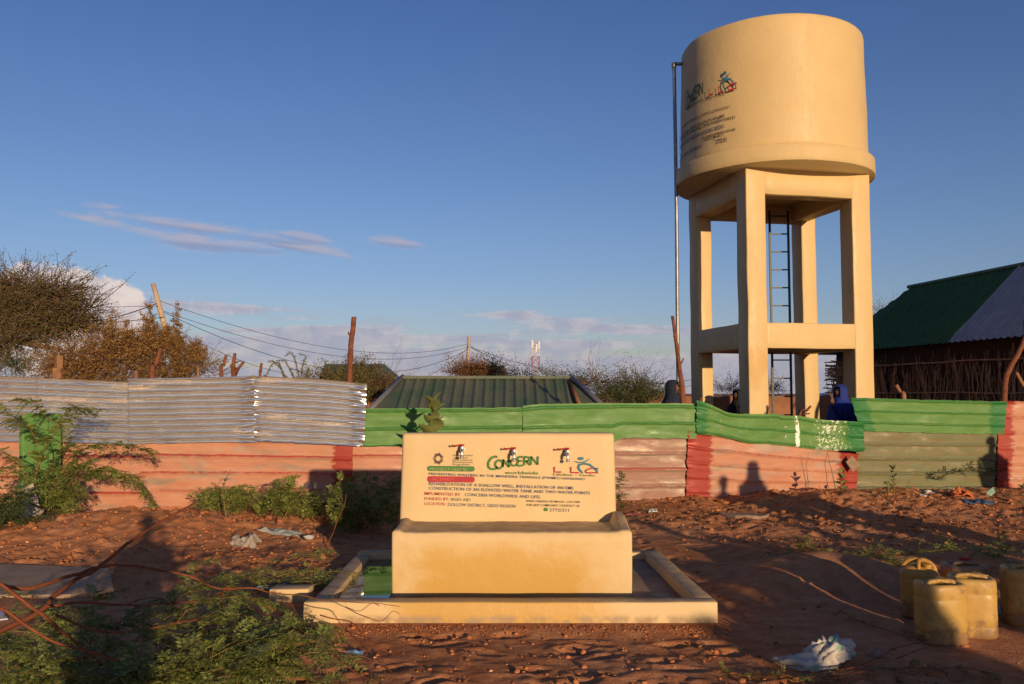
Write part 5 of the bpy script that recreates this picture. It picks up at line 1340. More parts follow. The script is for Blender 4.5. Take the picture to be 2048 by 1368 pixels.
# ================================================================ VEGETATION
rng = np.random.RandomState(11)
M['leafg'] = leafmat('mimosa_green_leaflets', (.095, .120, .024), (.27, .285, .070), .25)
M['leafd'] = leafmat('dusty_green_leaflets', (.045, .075, .028), (.11, .13, .05), .25)
M['leaft'] = leafmat('thorn_tree_leaflets', (.070, .062, .022), (.155, .125, .045), .2)
M['leafo'] = leafmat('rusty_dry_leaflets', (.17, .088, .028), (.34, .18, .058), .2)
M['leafy'] = leafmat('green_brown_leaflets', (.10, .095, .030), (.18, .14, .045), .2)
M['leafr'] = leafmat('orange_dry_leaflets', (.15, .070, .025), (.24, .115, .040), .2)
M['leafb'] = leafmat('bluish_green_leaflets', (.03, .065, .035), (.06, .11, .05), .2)
M['calo'] = simple('waxy_grey_green_leaf', (.15, .18, .055), (.22, .22, .07), 10, .5, .2, 30, .004)
M['redstem'] = simple('red_brown_thorn_stem', (.22, .065, .022), (.13, .035, .014), 14, .7, .4, 60, .004)
M['grnstem'] = simple('olive_stem', (.20, .14, .045), (.13, .085, .03), 14, .7, .3, 60, .004)
M['bark'] = simple('grey_brown_bark', (.17, .10, .055), (.10, .058, .032), 9, .9, .6, 30, .01)
M['twig'] = simple('dry_twig', (.15, .075, .04), (.09, .045, .025), 9, .9, .2)

def quads_mesh(name, C, D, Nn, L, Wd, mat, parent=None, shape=4):
    """leaf-like rhombi: C base, D direction, Nn side vector, L length, Wd width (arrays)"""
    L = np.asarray(L)[:, None]; Wd = np.asarray(Wd)[:, None]
    a = C; b = C + D * L * .45 + Nn * Wd * .5; c = C + D * L; d = C + D * L * .45 - Nn * Wd * .5
    V = np.stack([a, b, c, d], 1).reshape(-1, 3); Fq = np.arange(len(C) * 4).reshape(-1, 4)
    return link_mesh(name, np_mesh(name, V, Fq), mat, parent)
def unit(v): return v / np.maximum(np.linalg.norm(v, axis=-1, keepdims=True), 1e-9)
def rnd_dirs(n): return unit(rng.normal(size=(n, 3)))
def pinnate(leaf_p, leaf_d, size, pairs, lw=.42, droop=.25, spread=.95):
    """compound leaves -> leaflet arrays. leaf_p,leaf_d (n,3)"""
    n = len(leaf_p); up = np.tile([0, 0, 1.], (n, 1)) + rnd_dirs(n) * .55
    side = unit(np.cross(leaf_d, up)); C = []; D = []; S = []; L = []
    for k in range(pairs):
        t = (k + .6) / pairs
        base = leaf_p + leaf_d * (size * t)[:, None] - np.array([0, 0, 1.]) * (droop * size * t * t)[:, None]
        for sg in (1, -1):
            d = unit(side * sg * spread + leaf_d * .55 + rnd_dirs(n) * .18 - np.array([0, 0, .12]))
            C.append(base); D.append(d); S.append(unit(np.cross(d, np.cross(side, leaf_d)) + rnd_dirs(n) * .25)); L.append(size * (.40 - .14 * abs(t - .45)) * rng.uniform(.8, 1.15, n))
    C = np.concatenate(C); D = np.concatenate(D); S = np.concatenate(S); L = np.concatenate(L)
    return C, D, S, L, L * lw
def path_nodes(P, step):
    P = np.array([p[:] for p in P]); seg = np.linalg.norm(np.diff(P, axis=0), axis=1); s = np.concatenate([[0], np.cumsum(seg)])
    if s[-1] < step: return np.zeros((0, 3)), np.zeros((0, 3)), np.zeros(0)
    t = np.arange(step * .5, s[-1], step); i = np.clip(np.searchsorted(s, t) - 1, 0, len(seg) - 1); f = ((t - s[i]) / np.maximum(seg[i], 1e-9))[:, None]
    return P[i] * (1 - f) + P[i + 1] * f, unit(P[i + 1] - P[i]), t / s[-1]
class Plant:
    def __init__(s, name, label, cat, loc, group=None, leaf='leafg', stem='redstem'):
        s.root = empty(name, loc, 0, label, cat, group); s.inv = Matrix.Translation(-Vector(loc)); s.mb = MB(); s.th = MB(); s.C = []; s.leaf = leaf; s.stem = stem
    def stemp(s, P, r0, r1, n=6):
        L = len(P); s.mb.tube(P, [r0 + (r1 - r0) * i / (L - 1) for i in range(L)], n)
    def leaves(s, p, d, size, pairs, **k): s.C.append(pinnate(p, d, size, pairs, **k))
    def thorns(s, P, step, ln=.02):
        p, d, t = path_nodes(P, step)
        for i in range(len(p)):
            v = Vector(rnd_dirs(1)[0]); v = (v - Vector(d[i]) * v.dot(Vector(d[i]))).normalized(); q_ = Vector(p[i])
            s.mb.tube([q_, q_ + v * ln * random.uniform(.6, 1.3)], [.0016, .0003], 3, cap=False)
    def done(s, smooth=True):
        o = s.mb.build('stems', M[s.stem], s.root, smooth); o.matrix_parent_inverse = s.inv; o['kind'] = 'stuff'
        if s.C:
            A = [np.concatenate([c[i] for c in s.C]) for i in range(5)]
            o = quads_mesh('foliage', A[0], A[1], A[2], A[3], A[4], M[s.leaf], s.root); o.matrix_parent_inverse = s.inv; o['kind'] = 'stuff'
        return s.root
def P3(lst): return [at(a, b, y) for a, b, y in lst]
def mimosa_branch(pl, P, r0, r1, leaf_step, size, pairs=6, from_t=0.0, dens=1.0, jit=.35, sub=0, sub_len=.3, sub_step=.25, thorn=0, droop=.25, n=6, lift=0.0):
    P = smooth_path(P, 5); P = [p + Vector((mnoise.noise(p * 9), mnoise.noise(p * 9 + Vector((7, 0, 0))), mnoise.noise(p * 9 + Vector((0, 7, 0))))) * .012 for p in P]
    pl.stemp(P, r0, r1, n)
    if thorn: pl.thorns(P, thorn)
    def lv(Q, st, ft=0.0):
        p, d, t = path_nodes(Q, st)
        k = (t >= ft) & (rng.rand(len(t)) < dens); p, d = p[k], d[k]
        if len(p):
            p = np.repeat(p, 2, 0); d = np.repeat(d, 2, 0); s_ = unit(np.cross(d, [0, 0, 1.])); sg = np.where(np.arange(len(p)) % 2 == 0, 1., -1.)[:, None]
            dd = unit(s_ * sg * .9 + d * .5 + rnd_dirs(len(p)) * jit + np.array([0, 0, lift])); pl.leaves(p, dd, size * rng.uniform(.7, 1.2, len(p)), pairs, droop=droop)
    lv(P, leaf_step, from_t)
    if sub:
        p, d, t = path_nodes(P, sub_step)
        for i in range(len(p)):
            if t[i] < from_t * .6: continue
            for _ in range(sub):
                v = Vector(unit(d[i] * .6 + rnd_dirs(1)[0] * .9 + np.array([0, 0, .25]))); l = sub_len * random.uniform(.5, 1.2); b_ = Vector(p[i])
                Q = smooth_path([b_, b_ + v * l * .5 + Vector((0, 0, .03 * l)), b_ + v * l - Vector((0, 0, .15 * l))], 4)
                pl.stemp(Q, max(r1, r0 * .5), .0012, 4); lv(Q, leaf_step)
                if thorn: pl.thorns(Q, thorn * 1.5, .014)
    return P

# ---- A. big thorny mimosa bush filling the left foreground
A_ = Plant('thorn_bush', 'large thorny mimosa bush with red stems sprawling over the left foreground', 'bush', (-3.4, 5.0, 0), None, 'leafg', 'redstem')
random.seed(21)
mimosa_branch(A_, P3([(-60, 1155, 4.0), (60, 1176, 4.2), (130, 1155, 4.4), (200, 1134, 4.6), (280, 1132, 4.7), (370, 1150, 4.8), (420, 1172, 4.9), (470, 1176, 5.0)]), .011, .005, .06, .055, 5, .75, .7, thorn=.05)
mimosa_branch(A_, P3([(-40, 1140, 3.9), (0, 1168, 4.0), (60, 1210, 4.0), (110, 1255, 4.1), (160, 1290, 4.2), (200, 1330, 4.3)]), .010, .006, .3, .05, 4, .9, .5, thorn=.05)
mimosa_branch(A_, P3([(-40, 1200, 3.9), (20, 1228, 4.0), (70, 1262, 4.0), (130, 1290, 4.1), (240, 1320, 4.2)]), .009, .005, .2, .05, 4, .8, .5, thorn=.05)
mimosa_branch(A_, P3([(-60, 1290, 4.2), (0, 1264, 4.3), (80, 1222, 4.5), (105, 1196, 4.6), (150, 1160, 4.8), (200, 1132, 5.0), (270, 1075, 5.3), (335, 1036, 5.6), (400, 1000, 5.9)]), .017, .007, .4, .05, 5, .8, .6, thorn=.09)
mimosa_branch(A_, P3([(90, 1212, 4.4), (180, 1203, 4.5), (260, 1210, 4.6), (360, 1206, 4.8), (440, 1195, 5.0)]), .008, .004, .08, .055, 5, .5, .7, sub=1, sub_len=.22, thorn=.05)
mimosa_branch(A_, P3([(110, 1230, 4.3), (200, 1262, 4.4), (300, 1258, 4.5), (380, 1240, 4.7), (470, 1225, 4.9)]), .008, .003, .08, .055, 5, .3, .8, sub=1, sub_len=.25, thorn=.06)
mimosa_branch(A_, P3([(410, 1200, 5.0), (450, 1182, 5.0), (500, 1176, 5.0), (560, 1186, 5.1), (640, 1198, 5.2), (700, 1203, 5.3), (800, 1212, 5.4)]), .006, .002, .10, .05, 5, .1, .5, thorn=.05)
mimosa_branch(A_, P3([(400, 1204, 5.0), (460, 1192, 5.0), (520, 1205, 5.0), (580, 1240, 5.0), (640, 1262, 5.0), (690, 1300, 5.0), (740, 1318, 5.0)]), .006, .002, .10, .05, 5, .1, .45, thorn=.05)
mimosa_branch(A_, P3([(540, 1232, 5.0), (600, 1262, 4.95), (660, 1300, 4.9), (700, 1336, 4.8), (760, 1372, 4.7)]), .005, .002, .2, .05, 5, .5, .3, thorn=.05)
mimosa_branch(A_, P3([(540, 1268, 4.9), (600, 1276, 4.9), (660, 1308, 4.8), (700, 1318, 4.8), (735, 1326, 4.8)]), .004, .002, .2, .05, 5, .5, .3, thorn=.05)
mimosa_branch(A_, P3([(640, 1230, 5.3), (700, 1245, 5.3), (728, 1270, 5.2), (755, 1310, 5.1), (800, 1370, 4.9)]), .004, .0025, .3, .05, 5, .6, .3, thorn=.05)
mimosa_branch(A_, P3([(690, 1216, 5.45), (740, 1238, 5.4), (765, 1242, 5.4), (785, 1222, 5.45), (800, 1230, 5.45)]), .003, .0015, .3, .05, 5, .9, .3)
mimosa_branch(A_, P3([(650, 1255, 5.2), (710, 1278, 5.2), (760, 1298, 5.1), (790, 1310, 5.1)]), .003, .0015, .15, .04, 5, .5, .4)
random.seed(5); rr = random.Random(5)
A_.done()
A_ = Plant('mimosa_thicket', 'thick mat of leafy green mimosa sprays in the lower left corner', 'bush', (-2.9, 5.2, 0), None, 'leafg', 'grnstem')
for k in range(30):            # leafy sprays spreading from the thicket
    x0 = rr.uniform(-80, 420); y0 = rr.uniform(1225, 1390); Y0 = 4.0 + (1400 - y0) / 1400 * 7
    ln = rr.uniform(120, 280); an = rr.uniform(-.35, .45)
    pts = [(x0, y0, Y0), (x0 + ln * .35 * math.cos(an), y0 + ln * .35 * math.sin(an) - 22, Y0 + .1), (x0 + ln * .7 * math.cos(an), y0 + ln * .7 * math.sin(an) - 18, Y0 + .2), (x0 + ln * math.cos(an), y0 + ln * math.sin(an) + 12, Y0 + .3)]
    P = P3(pts); P = [Vector((p.x, p.y, max(p.z, .05))) for p in P]
    mimosa_branch(A_, P, .0035, .0013, .034, .085, 6, .05, 1.0, sub=1, sub_len=.26, sub_step=.12)
for k in range(10):            # sprays in the middle and at the right margin of the bush
    x0 = rr.uniform(330, 560); y0 = rr.uniform(1130, 1360); Y0 = max(4.3, 1.35 * F / (y0 - 787) + .1)
    ln = rr.uniform(70, 150); an = rr.uniform(-.5, .4)
    P = P3([(x0, y0, Y0), (x0 + ln * .5 * math.cos(an), y0 + ln * .5 * math.sin(an) - 14, Y0 + .05), (x0 + ln * math.cos(an), y0 + ln * math.sin(an), Y0 + .1)])
    mimosa_branch(A_, P, .003, .0012, .034, .085, 5, .1, 1.0, sub=1, sub_len=.18, sub_step=.11, thorn=0)
A_.done()
# ---- B. bush between A and the fence, reaching over the apron corner
B_ = Plant('mimosa_bush', 'low green mimosa sprays hanging over the left rear corner of the apron', 'bush', (-1.9, 7.3, 0), None, 'leafg', 'grnstem')
for k in range(8):
    x0 = rr.uniform(450, 600); y0 = rr.uniform(1125, 1190); ln = rr.uniform(90, 160); an = rr.uniform(-.30, .10); Y0 = 6.9 + rr.uniform(-.3, .4)
    mimosa_branch(B_, P3([(x0, y0, Y0), (x0 + ln * .5, y0 + ln * .5 * math.sin(an) - 12, Y0), (x0 + ln * math.cos(an), y0 + ln * math.sin(an) + 3, Y0 + .1)]), .005, .002, .05, .085, 5, .1, .9, sub=1, sub_len=.2, sub_step=.2)
B_.done()
# ---- C. tall bush in front of the upright green sheet with the long drooping arc
C_ = Plant('mimosa_bush', 'tall feathery mimosa bush in front of the upright green sheet with a long drooping arm', 'bush', (-5.3, 10.4, 0), None, 'leafg', 'grnstem')
Yc = 10.6
for pts, r0 in (([(70, 1090, Yc), (66, 1000, Yc), (78, 930, Yc), (100, 880, Yc), (118, 850, Yc), (150, 812, Yc + .3)], .014), ([(66, 1000, Yc), (75, 900, Yc), (60, 860, Yc), (30, 840, Yc + .2), (8, 812, Yc + .3)], .010),
                ([(80, 1040, Yc), (100, 985, Yc), (150, 945, Yc), (220, 940, Yc), (270, 958, Yc), (296, 990, Yc), (302, 1030, Yc), (292, 1058, Yc)], .012),
                ([(100, 985, Yc), (130, 925, Yc), (180, 895, Yc), (240, 890, Yc), (300, 900, Yc)], .010), ([(60, 1000, Yc), (40, 930, Yc), (0, 900, Yc), (-40, 895, Yc)], .010), ([(80, 1000, Yc), (50, 950, Yc), (20, 935, Yc), (-20, 950, Yc)], .008),
                ([(118, 850, Yc), (90, 830, Yc), (70, 805, Yc), (40, 800, Yc)], .006), ([(118, 850, Yc), (140, 815, Yc), (175, 818, Yc), (205, 822, Yc)], .005)):
    mimosa_branch(C_, P3(pts), r0, .003, .045, .16, 7, .32, .9, jit=.5, droop=.5, sub=0)
for pts in ([(80, 1050, Yc), (110, 1000, Yc), (160, 960, Yc), (200, 945, Yc)], [(90, 1030, Yc), (130, 970, Yc), (150, 930, Yc)], [(70, 1040, Yc), (90, 960, Yc), (120, 900, Yc)], [(60, 1060, Yc), (20, 1010, Yc), (-20, 1000, Yc)], [(60, 1070, Yc), (10, 1040, Yc), (-30, 1035, Yc)], [(95, 980, Yc), (125, 960, Yc), (125, 1010, Yc)]):
    mimosa_branch(C_, P3(pts), .007, .003, .06, .15, 7, .1, .9, sub=2, sub_len=.35, sub_step=.25, jit=.5, droop=.4)
C_.done()
C2 = Plant('mimosa_bush', 'dense low mimosa at the left edge below the cardboard', 'bush', (-5.6, 9.2, 0), None, 'leafd', 'grnstem')
for k in range(16):
    x0 = rr.uniform(-50, 40); y0 = rr.uniform(1020, 1075); mimosa_branch(C2, P3([(x0, y0, 9.6), (x0 + rr.uniform(-30, 40), y0 - 30, 9.5), (x0 + rr.uniform(-20, 60), y0 + rr.uniform(-40, 0), 9.4)]), .006, .002, .06, .13, 6, .0, .9, sub=1, sub_len=.3, sub_step=.2)
C2.done()
# ---- D. weeds at the fence foot, left of the stand
for i, (x0, x1, y0, hgt, nn, lb) in enumerate(((400, 470, 1040, 46, 7, 'leafy weed clump at the left end of the shrubs by the salmon sheets'), (460, 560, 1035, 48, 10, 'rounded green shrub against the salmon sheets'), (560, 655, 1040, 60, 13, 'taller green shrub at the shadow edge on the salmon sheets'))):
    Y0 = 10.9; p = at((x0 + x1) / 2, y0, Y0)
    d_ = Plant('weed_shrub', lb, 'shrub', (p.x, Y0, 0), None, 'leafg', 'grnstem')
    for k in range(nn):
        bx = rr.uniform(x0, x1); b = at(bx, y0 + rr.uniform(-8, 22), Y0 + rr.uniform(-.4, .3)); b.z = gz(b.x, b.y); h_ = hgt / F * Y0 * rr.uniform(.5, 1.15)
        P = [b, b + Vector((rr.uniform(-.08, .08), 0, h_ * .5)), b + Vector((rr.uniform(-.2, .22), rr.uniform(-.1, .1), h_))]
        mimosa_branch(d_, P, .006, .002, .045, .13, 5, .15, .95, jit=.6, lift=.2, sub=1, sub_len=.2, sub_step=.12)
    d_.done()
# darker bushes in the stand's shadow between the apron and the fence
d_ = Plant('weed_shrub', 'dark shaded shrub behind the tap stand on the left', 'shrub', (-1.7, 10.2, 0), None, 'leafg', 'grnstem')
for k in range(24):
    b = at(rr.uniform(668, 800), 1040, rr.uniform(9.6, 11.2)); b.z = gz(b.x, b.y); h_ = rr.uniform(.2, .62)
    mimosa_branch(d_, [b, b + Vector((rr.uniform(-.1, .1), 0, h_ * .5)), b + Vector((rr.uniform(-.25, .25), rr.uniform(-.1, .1), h_))], .006, .002, .045, .12, 5, .1, .95, jit=.6, sub=1, sub_len=.25, sub_step=.15)
d_.done()
def sapling(pts, Y, lb, leafk='leafg', size=.08, dens=.8, r=.006, ft=.1, sub=0, cat='weed', name='weed', stem='grnstem'):
    P = P3([(a, b, Y) for a, b in pts]); P[0].z = gz(P[0].x, P[0].y) - .01
    pl = Plant(name, lb, cat, (P[0].x, P[0].y, P[0].z), None, leafk, stem); mimosa_branch(pl, P, r, r * .4, .035, size, 5, ft, dens, jit=.6, sub=sub, sub_len=.15, sub_step=.12); return pl.done()
sapling([(452, 1078), (450, 1020), (446, 975), (462, 940)], 10.0, 'tall thin grass like weed with a pale stalk by the salmon sheets', 'leafy', .08, .25, .010)
sapling([(652, 1090), (672, 1050), (688, 1010), (692, 988)], 9.0, 'single bare crooked twig standing left of the tap stand', 'leafy', .03, .02, .006, .9, name='twig', cat='twig', stem='redstem')
sapling([(1240, 1020), (1238, 980), (1243, 950)], 11.8, 'small bushy weed right behind the tap stand', 'leafd', .10, 1, .006, 0, 1)
sapling([(1290, 1015), (1288, 995), (1292, 985)], 11.2, 'tiny green sprout beside the white carton', 'leafg', .06, .8, .003)
sapling([(1658, 978), (1650, 930), (1656, 900)], 13.2, 'tall thin stalk with a few leaves in front of the pink sheet', 'leafd', .10, .15, .006, .85)
sapling([(1672, 985), (1664, 945), (1655, 905)], 13.0, 'pale bare stalk leaning left in front of the pink sheet', 'leafy', .06, .1, .008, .9)
sapling([(2005, 1100), (2008, 1075), (2003, 1060)], 9.0, 'small upright weed at the right edge', 'leafd', .07, 1, .004, 0, 0)
sapling([(1812, 1000), (1814, 975), (1818, 960)], 12.0, 'thin pale sprout below the olive sheet', 'leafy', .05, .3, .004)
sapling([(1745, 880 + 130), (1740, 990), (1738, 975)], 12.4, 'tiny weed at the foot of the olive sheet', 'leafg', .05, .8, .003)
# creeping plants on the right
def creeper(pts, lb, leafk, size, r=.005, sub=1, step=.045, dens=.9, group=None, subl=.16):
    P = []
    for a, b, hz in pts: g = G(a, b, hz); g.z = gz(g.x, g.y) + hz; P.append(g)
    pl = Plant('creeper', lb, 'creeping plant', P[0][:], group, leafk, 'redstem' if size < .05 else 'grnstem'); mimosa_branch(pl, P, r, r * .4, step, size, 5, 0, dens, jit=.5, sub=sub, sub_len=subl, sub_step=.13, lift=.3); return pl.done()
creeper([(1590, 1092, .02), (1640, 1105, .05), (1700, 1112, .05), (1760, 1120, .06), (1800, 1140, .04), (1822, 1160, .03)], 'long mimosa runner left of the jerrycans along the mound', 'leafg', .075)
creeper([(1730, 1110, .03), (1790, 1112, .08), (1850, 1105, .12), (1910, 1098, .16), (1960, 1103, .14), (2010, 1120, .1), (2070, 1140, .06)], 'arching mimosa runner behind the jerrycans', 'leafg', .095)
creeper([(1990, 1120, .03), (2000, 1092, .10), (2010, 1070, .22)], 'upright mimosa shoot rising from the runner at the right', 'leafg', .07, sub=0)
creeper([(1675, 1220, .02), (1715, 1240, .04), (1755, 1255, .03), (1800, 1270, .03), (1850, 1285, .02)], 'thin thorny runner in the shade in front of the jerrycans', 'leafd', .035, .004, 1, .05, .6)
creeper([(1560, 1355, .02), (1640, 1342, .03), (1720, 1326, .05), (1790, 1298, .10), (1850, 1288, .12), (1900, 1300, .06), (1930, 1315, .02)], 'curving bare runner along the bottom right', 'leafd', .035, .005, 0, .12, .35)
creeper([(1790, 1320, .02), (1840, 1300, .08), (1880, 1290, .10), (1900, 1296, .06)], 'second thin arching runner below the jerrycans', 'leafd', .035, .004, 0, .12, .35)
creeper([(1500, 1345, .01), (1580, 1352, .03), (1660, 1350, .03), (1750, 1340, .03), (1820, 1335, .03), (1930, 1340, .03), (2000, 1360, .02)], 'leafy runner along the bottom edge under the white sack', 'leafy', .045, .004, 2, .035, .9, None, .09)
creeper([(1440, 1338, .01), (1480, 1345, .02), (1540, 1350, .02), (1600, 1362, .02)], 'low green creeper at the bottom edge left of the sack', 'leafg', .04, .003, 2, .035, .9, None, .08)
creeper([(1870, 968, .10), (1890, 955, .25), (1920, 950, .3), (1955, 945, .32), (1990, 944, .30), (2040, 935, .35)], 'thin vine trailing along the olive sheet', 'leafd', .09, .005, 1, .06, .9, None, .12)
creeper([(1568, 1108, .02), (1590, 1102, .04), (1610, 1098, .04)], 'small green sprig on the earth right of the apron', 'leafg', .06, .004, 1)
creeper([(560, 1340, .02), (620, 1358, .04), (700, 1372, .03)], 'leafy runner at the bottom edge left of centre', 'leafg', .05, .004, 2, .04)
creeper([(745, 1350, .01), (752, 1362, .03)], 'tiny sprout on the clods at the bottom', 'leafg', .05, .003, 0)

# ---- calotropis with big oval leaves: each leaf a part
def calo_leaf_mesh(seed):
    n = 7; V = []; Fs = []
    for i in range(n + 1):
        t = i / n; wd = .5 * math.sin(pi * min(1, t * 1.02) ** .8) ** .75 * (1 - .12 * t) if 0 < t < 1 else .03
        for s_ in (-1, -.5, 0, .5, 1): V.append((t, wd * s_ * .68, .10 * abs(s_) * wd * 1.6 + .10 * math.sin(t * 2.2 + seed) - .16 * t * t))
    for i in range(n):
        for j in range(4): a_ = i * 5 + j; Fs.append((a_, a_ + 5, a_ + 6, a_ + 1))
    return np_mesh('leaf', V, Fs)
cl = [calo_leaf_mesh(s) for s in (0, 1.2, 2.6)]
for m_ in cl: m_.materials.append(M['calo'])
def calotropis(px, base, top, Y, lb, L=.16, tiers=5, lean=0, seed=1, bare=0.0):
    b = at(px, base, Y); b.z = gz(b.x, b.y) - .01; t_ = at(px + lean, top, Y); rs_ = random.Random(seed)
    root = empty('calotropis_plant', b, 0, lb, 'plant'); inv = Matrix.Translation(-b)
    mb = MB(); mb.tube([b, b.lerp(t_, .5) + Vector((.01, 0, 0)), t_], [.012, .009, .006], 7); mb.build('stem', M['grnstem'], root, True).matrix_parent_inverse = inv
    for k in range(tiers):
        f = bare + (1 - bare) * (k + .6) / tiers; p = b.lerp(t_, f); a0 = (k % 2) * pi / 2 + rs_.uniform(-.4, .4) + .5
        for s_ in (0, pi):
            o = bpy.data.objects.new('leaf', rs_.choice(cl)); COL.objects.link(o); o.parent = root; o.matrix_parent_inverse = inv
            el_ = rs_.uniform(.35, .8) + .45 * (k / tiers); o.location = p; o.rotation_euler = (rs_.uniform(-.5, .5), -el_, a0 + s_); sc_ = L * rs_.uniform(.75, 1.15) * (1 - .25 * k / tiers); o.scale = (sc_, sc_, sc_)
    return root
calotropis(871, 1010, 806, 11.3, 'calotropis plant with large oval leaves rising behind the left end of the lettered wall', .29, 9, -4, 4, .58)
calotropis(1684, 1002, 942, 12.6, 'young calotropis on the mound in front of the red sheet end', .15, 4, -4, 5)
calotropis(1788, 990, 936, 12.8, 'thin calotropis with small leaves in front of the olive sheet', .12, 5, -3, 6, .2)
calotropis(1775, 992, 965, 12.5, 'short calotropis seedling left of the thin one', .12, 2, 0, 7)
calotropis(2046, 1010, 970, 12.0, 'calotropis seedling at the right edge by the salmon sheet', .14, 3, 0, 9)

# ---- trees and bushes beyond the fence
def crown(name, lb, cat, base, blobs, ntw, nlf, lsize, leafk, stemk, trunk=None, group=None, up=.2, tw_len=.6, tw_r=.012, seed=1, spikes=0, spread=.07, elong=1.6, flat=1.0):
    rs_ = np.random.RandomState(seed); base = Vector(base)
    root = empty(name, base, 0, lb, cat, group); inv = Matrix.Translation(-base); mb = MB()
    w_ = np.array([b[3] * b[4] * b[5] for b in blobs]); w_ = w_ ** .67; w_ /= w_.sum(); C = []; D = []
    for k in range(ntw):
        b = blobs[rs_.choice(len(blobs), p=w_)]; c = np.array(b[:3]); r = np.array(b[3:6])
        d = unit(rs_.normal(size=3)); q0 = c + d * r * rs_.uniform(.15, .75); dd = unit(d * r / r.max() + rs_.normal(size=3) * .45 + np.array([0, 0, up])); l = tw_len * rs_.uniform(.4, 1.2)
        q1 = q0 + dd * l * .5 + rs_.normal(size=3) * .05 * l; q2 = q1 + unit(dd + rs_.normal(size=3) * .4) * l * .5
        mb.tube([q0, q1, q2], [tw_r, tw_r * .6, tw_r * .25], 3, cap=False)
        t = rs_.uniform(.1, 1.05, nlf)[:, None]; pts = np.where(t < .5, q0 + (q1 - q0) * t * 2, q1 + (q2 - q1) * (t * 2 - 1)) + rs_.normal(size=(nlf, 3)) * spread * tw_len
        C.append(pts); D.append(unit(rs_.normal(size=(nlf, 3)) + dd * .5))
    if trunk:
        for P, r0, r1 in trunk: P = smooth_path(P, 4); n_ = len(P); mb.tube(P, [r0 + (r1 - r0) * i / (n_ - 1) for i in range(n_)], 8, wob=.06)
    o = mb.build('trunk_and_twigs', M[stemk], root, True); o.matrix_parent_inverse = inv
    C = np.concatenate(C); D = np.concatenate(D); S = unit(np.cross(D, rs_.normal(size=D.shape))); L = lsize * rs_.uniform(.6, 1.3, len(C))
    o = quads_mesh('crown', C, D, S, L, L / elong, M[leafk], root); o.matrix_parent_inverse = inv; o['kind'] = 'stuff'
    return root
def B(px, py, Y, rx, ry, rd=None):
    p = at(px, py, Y); k = Y / F; return (p.x, p.y, p.z, rx * k, (rd or rx) * k, ry * k)
# big thorn tree at the far left
TY = 19.0
def tt(*a): return [at(x, y, TY) for x, y in a]
crown('thorn_tree', 'big flat crowned thorn tree with a tangle of fine twigs at the left edge', 'tree', (at(-160, 800, TY).x, TY, 0),
      [B(-40, 605, TY, 120, 52, 90), B(30, 580, TY, 70, 30, 60), B(70, 620, TY, 95, 46, 70), B(130, 640, TY, 60, 26, 50), B(-60, 650, TY, 120, 50, 90), B(10, 680, TY, 80, 22, 50), B(-120, 620, TY, 110, 55, 90), B(170, 618, TY, 40, 18, 30), B(100, 588, TY, 80, 34, 60), B(60, 655, TY, 110, 30, 60), B(140, 650, TY, 70, 20, 40)],
      2900, 24, .040, 'leaft', 'bark', [(tt((-170, 860), (-165, 760), (-130, 700), (-60, 650)), .19, .10), (tt((-165, 770), (-80, 700), (0, 680), (70, 690), (120, 700)), .12, .03), (tt((-100, 690), (-20, 640), (60, 620), (160, 615)), .08, .02), (tt((-60, 650), (0, 600), (40, 560)), .07, .02)],
      up=.08, tw_len=.90, tw_r=.013, seed=3, spread=.045, elong=1.9)
crown('thorn_tree', 'pale hazy tree low at the left edge beneath the big thorn tree', 'tree', (at(10, 800, 32).x, 32, 0), [B(5, 725, 32, 60, 30), B(-30, 705, 32, 50, 28), B(60, 742, 32, 30, 14)], 260, 30, .055, 'leafd', 'twig', None, up=.3, tw_len=.8, tw_r=.012, seed=4)
by = 15.5
crown('rusty_bush', 'dense rusty brown bush with spiky tops behind the silver sheets', 'bush', (at(250, 800, by).x, by, 0),
      [B(165, 728, by, 72, 44, 60), B(250, 722, by, 66, 50, 60), B(340, 722, by, 60, 42, 50), B(290, 700, by, 44, 40, 40), B(216, 700, by, 42, 30, 36), B(120, 745, by, 40, 26, 36), B(375, 745, by, 34, 24, 30), B(170, 768, by, 90, 20, 60), B(320, 768, by, 90, 20, 60)],
      1700, 34, .030, 'leafo', 'twig', None, up=.30, tw_len=.46, tw_r=.006, seed=5, spread=.05, elong=1.7)
for i, (px, y0, y1, sx, lb) in enumerate(((298, 700, 620, 10, 'tallest bushy spire of the rusty bush'), (222, 700, 632, 7, ''), (252, 690, 655, 8, ''), (352, 700, 618, 6, ''), (390, 720, 690, 14, ''), (330, 690, 660, 10, ''))):
    c_ = [B(px + (j % 2) * 3, y0 + (y1 - y0) * j / 5, by, sx * (1.2 - .18 * j) * 1.5, 10) for j in range(6)]
    crown('spiky_shoot', ['bushy upright shoot beside the leaning power pole', 'thin spiky shoot above the left part of the rusty bush', 'short spiky shoot left of the leaning power pole', 'bare thin spike shoot right of the leaning power pole', 'drooping shoot at the right shoulder of the rusty bush', 'stubby shoot at the foot of the leaning power pole'][i], 'shoot', (at(px, 760, by).x, by, 1.2), c_, [200, 90, 90, 90, 120, 120][i], 26, .032, 'leafo', 'twig', [([at(px, 760, by), at(px + 2, y1 + 5, by)], .012, .004)], up=.5, tw_len=.14, tw_r=.004, seed=20 + i, spread=.12)
crown('dry_bush', 'sparse arching dry twigs at the right end of the rusty bush', 'bush', (at(425, 800, 15.6).x, 15.6, 0), [B(415, 728, 15.6, 38, 18, 20), B(440, 745, 15.6, 30, 12, 20)], 110, 8, .022, 'leafo', 'twig', None, up=.3, tw_len=.5, tw_r=.004, seed=7)
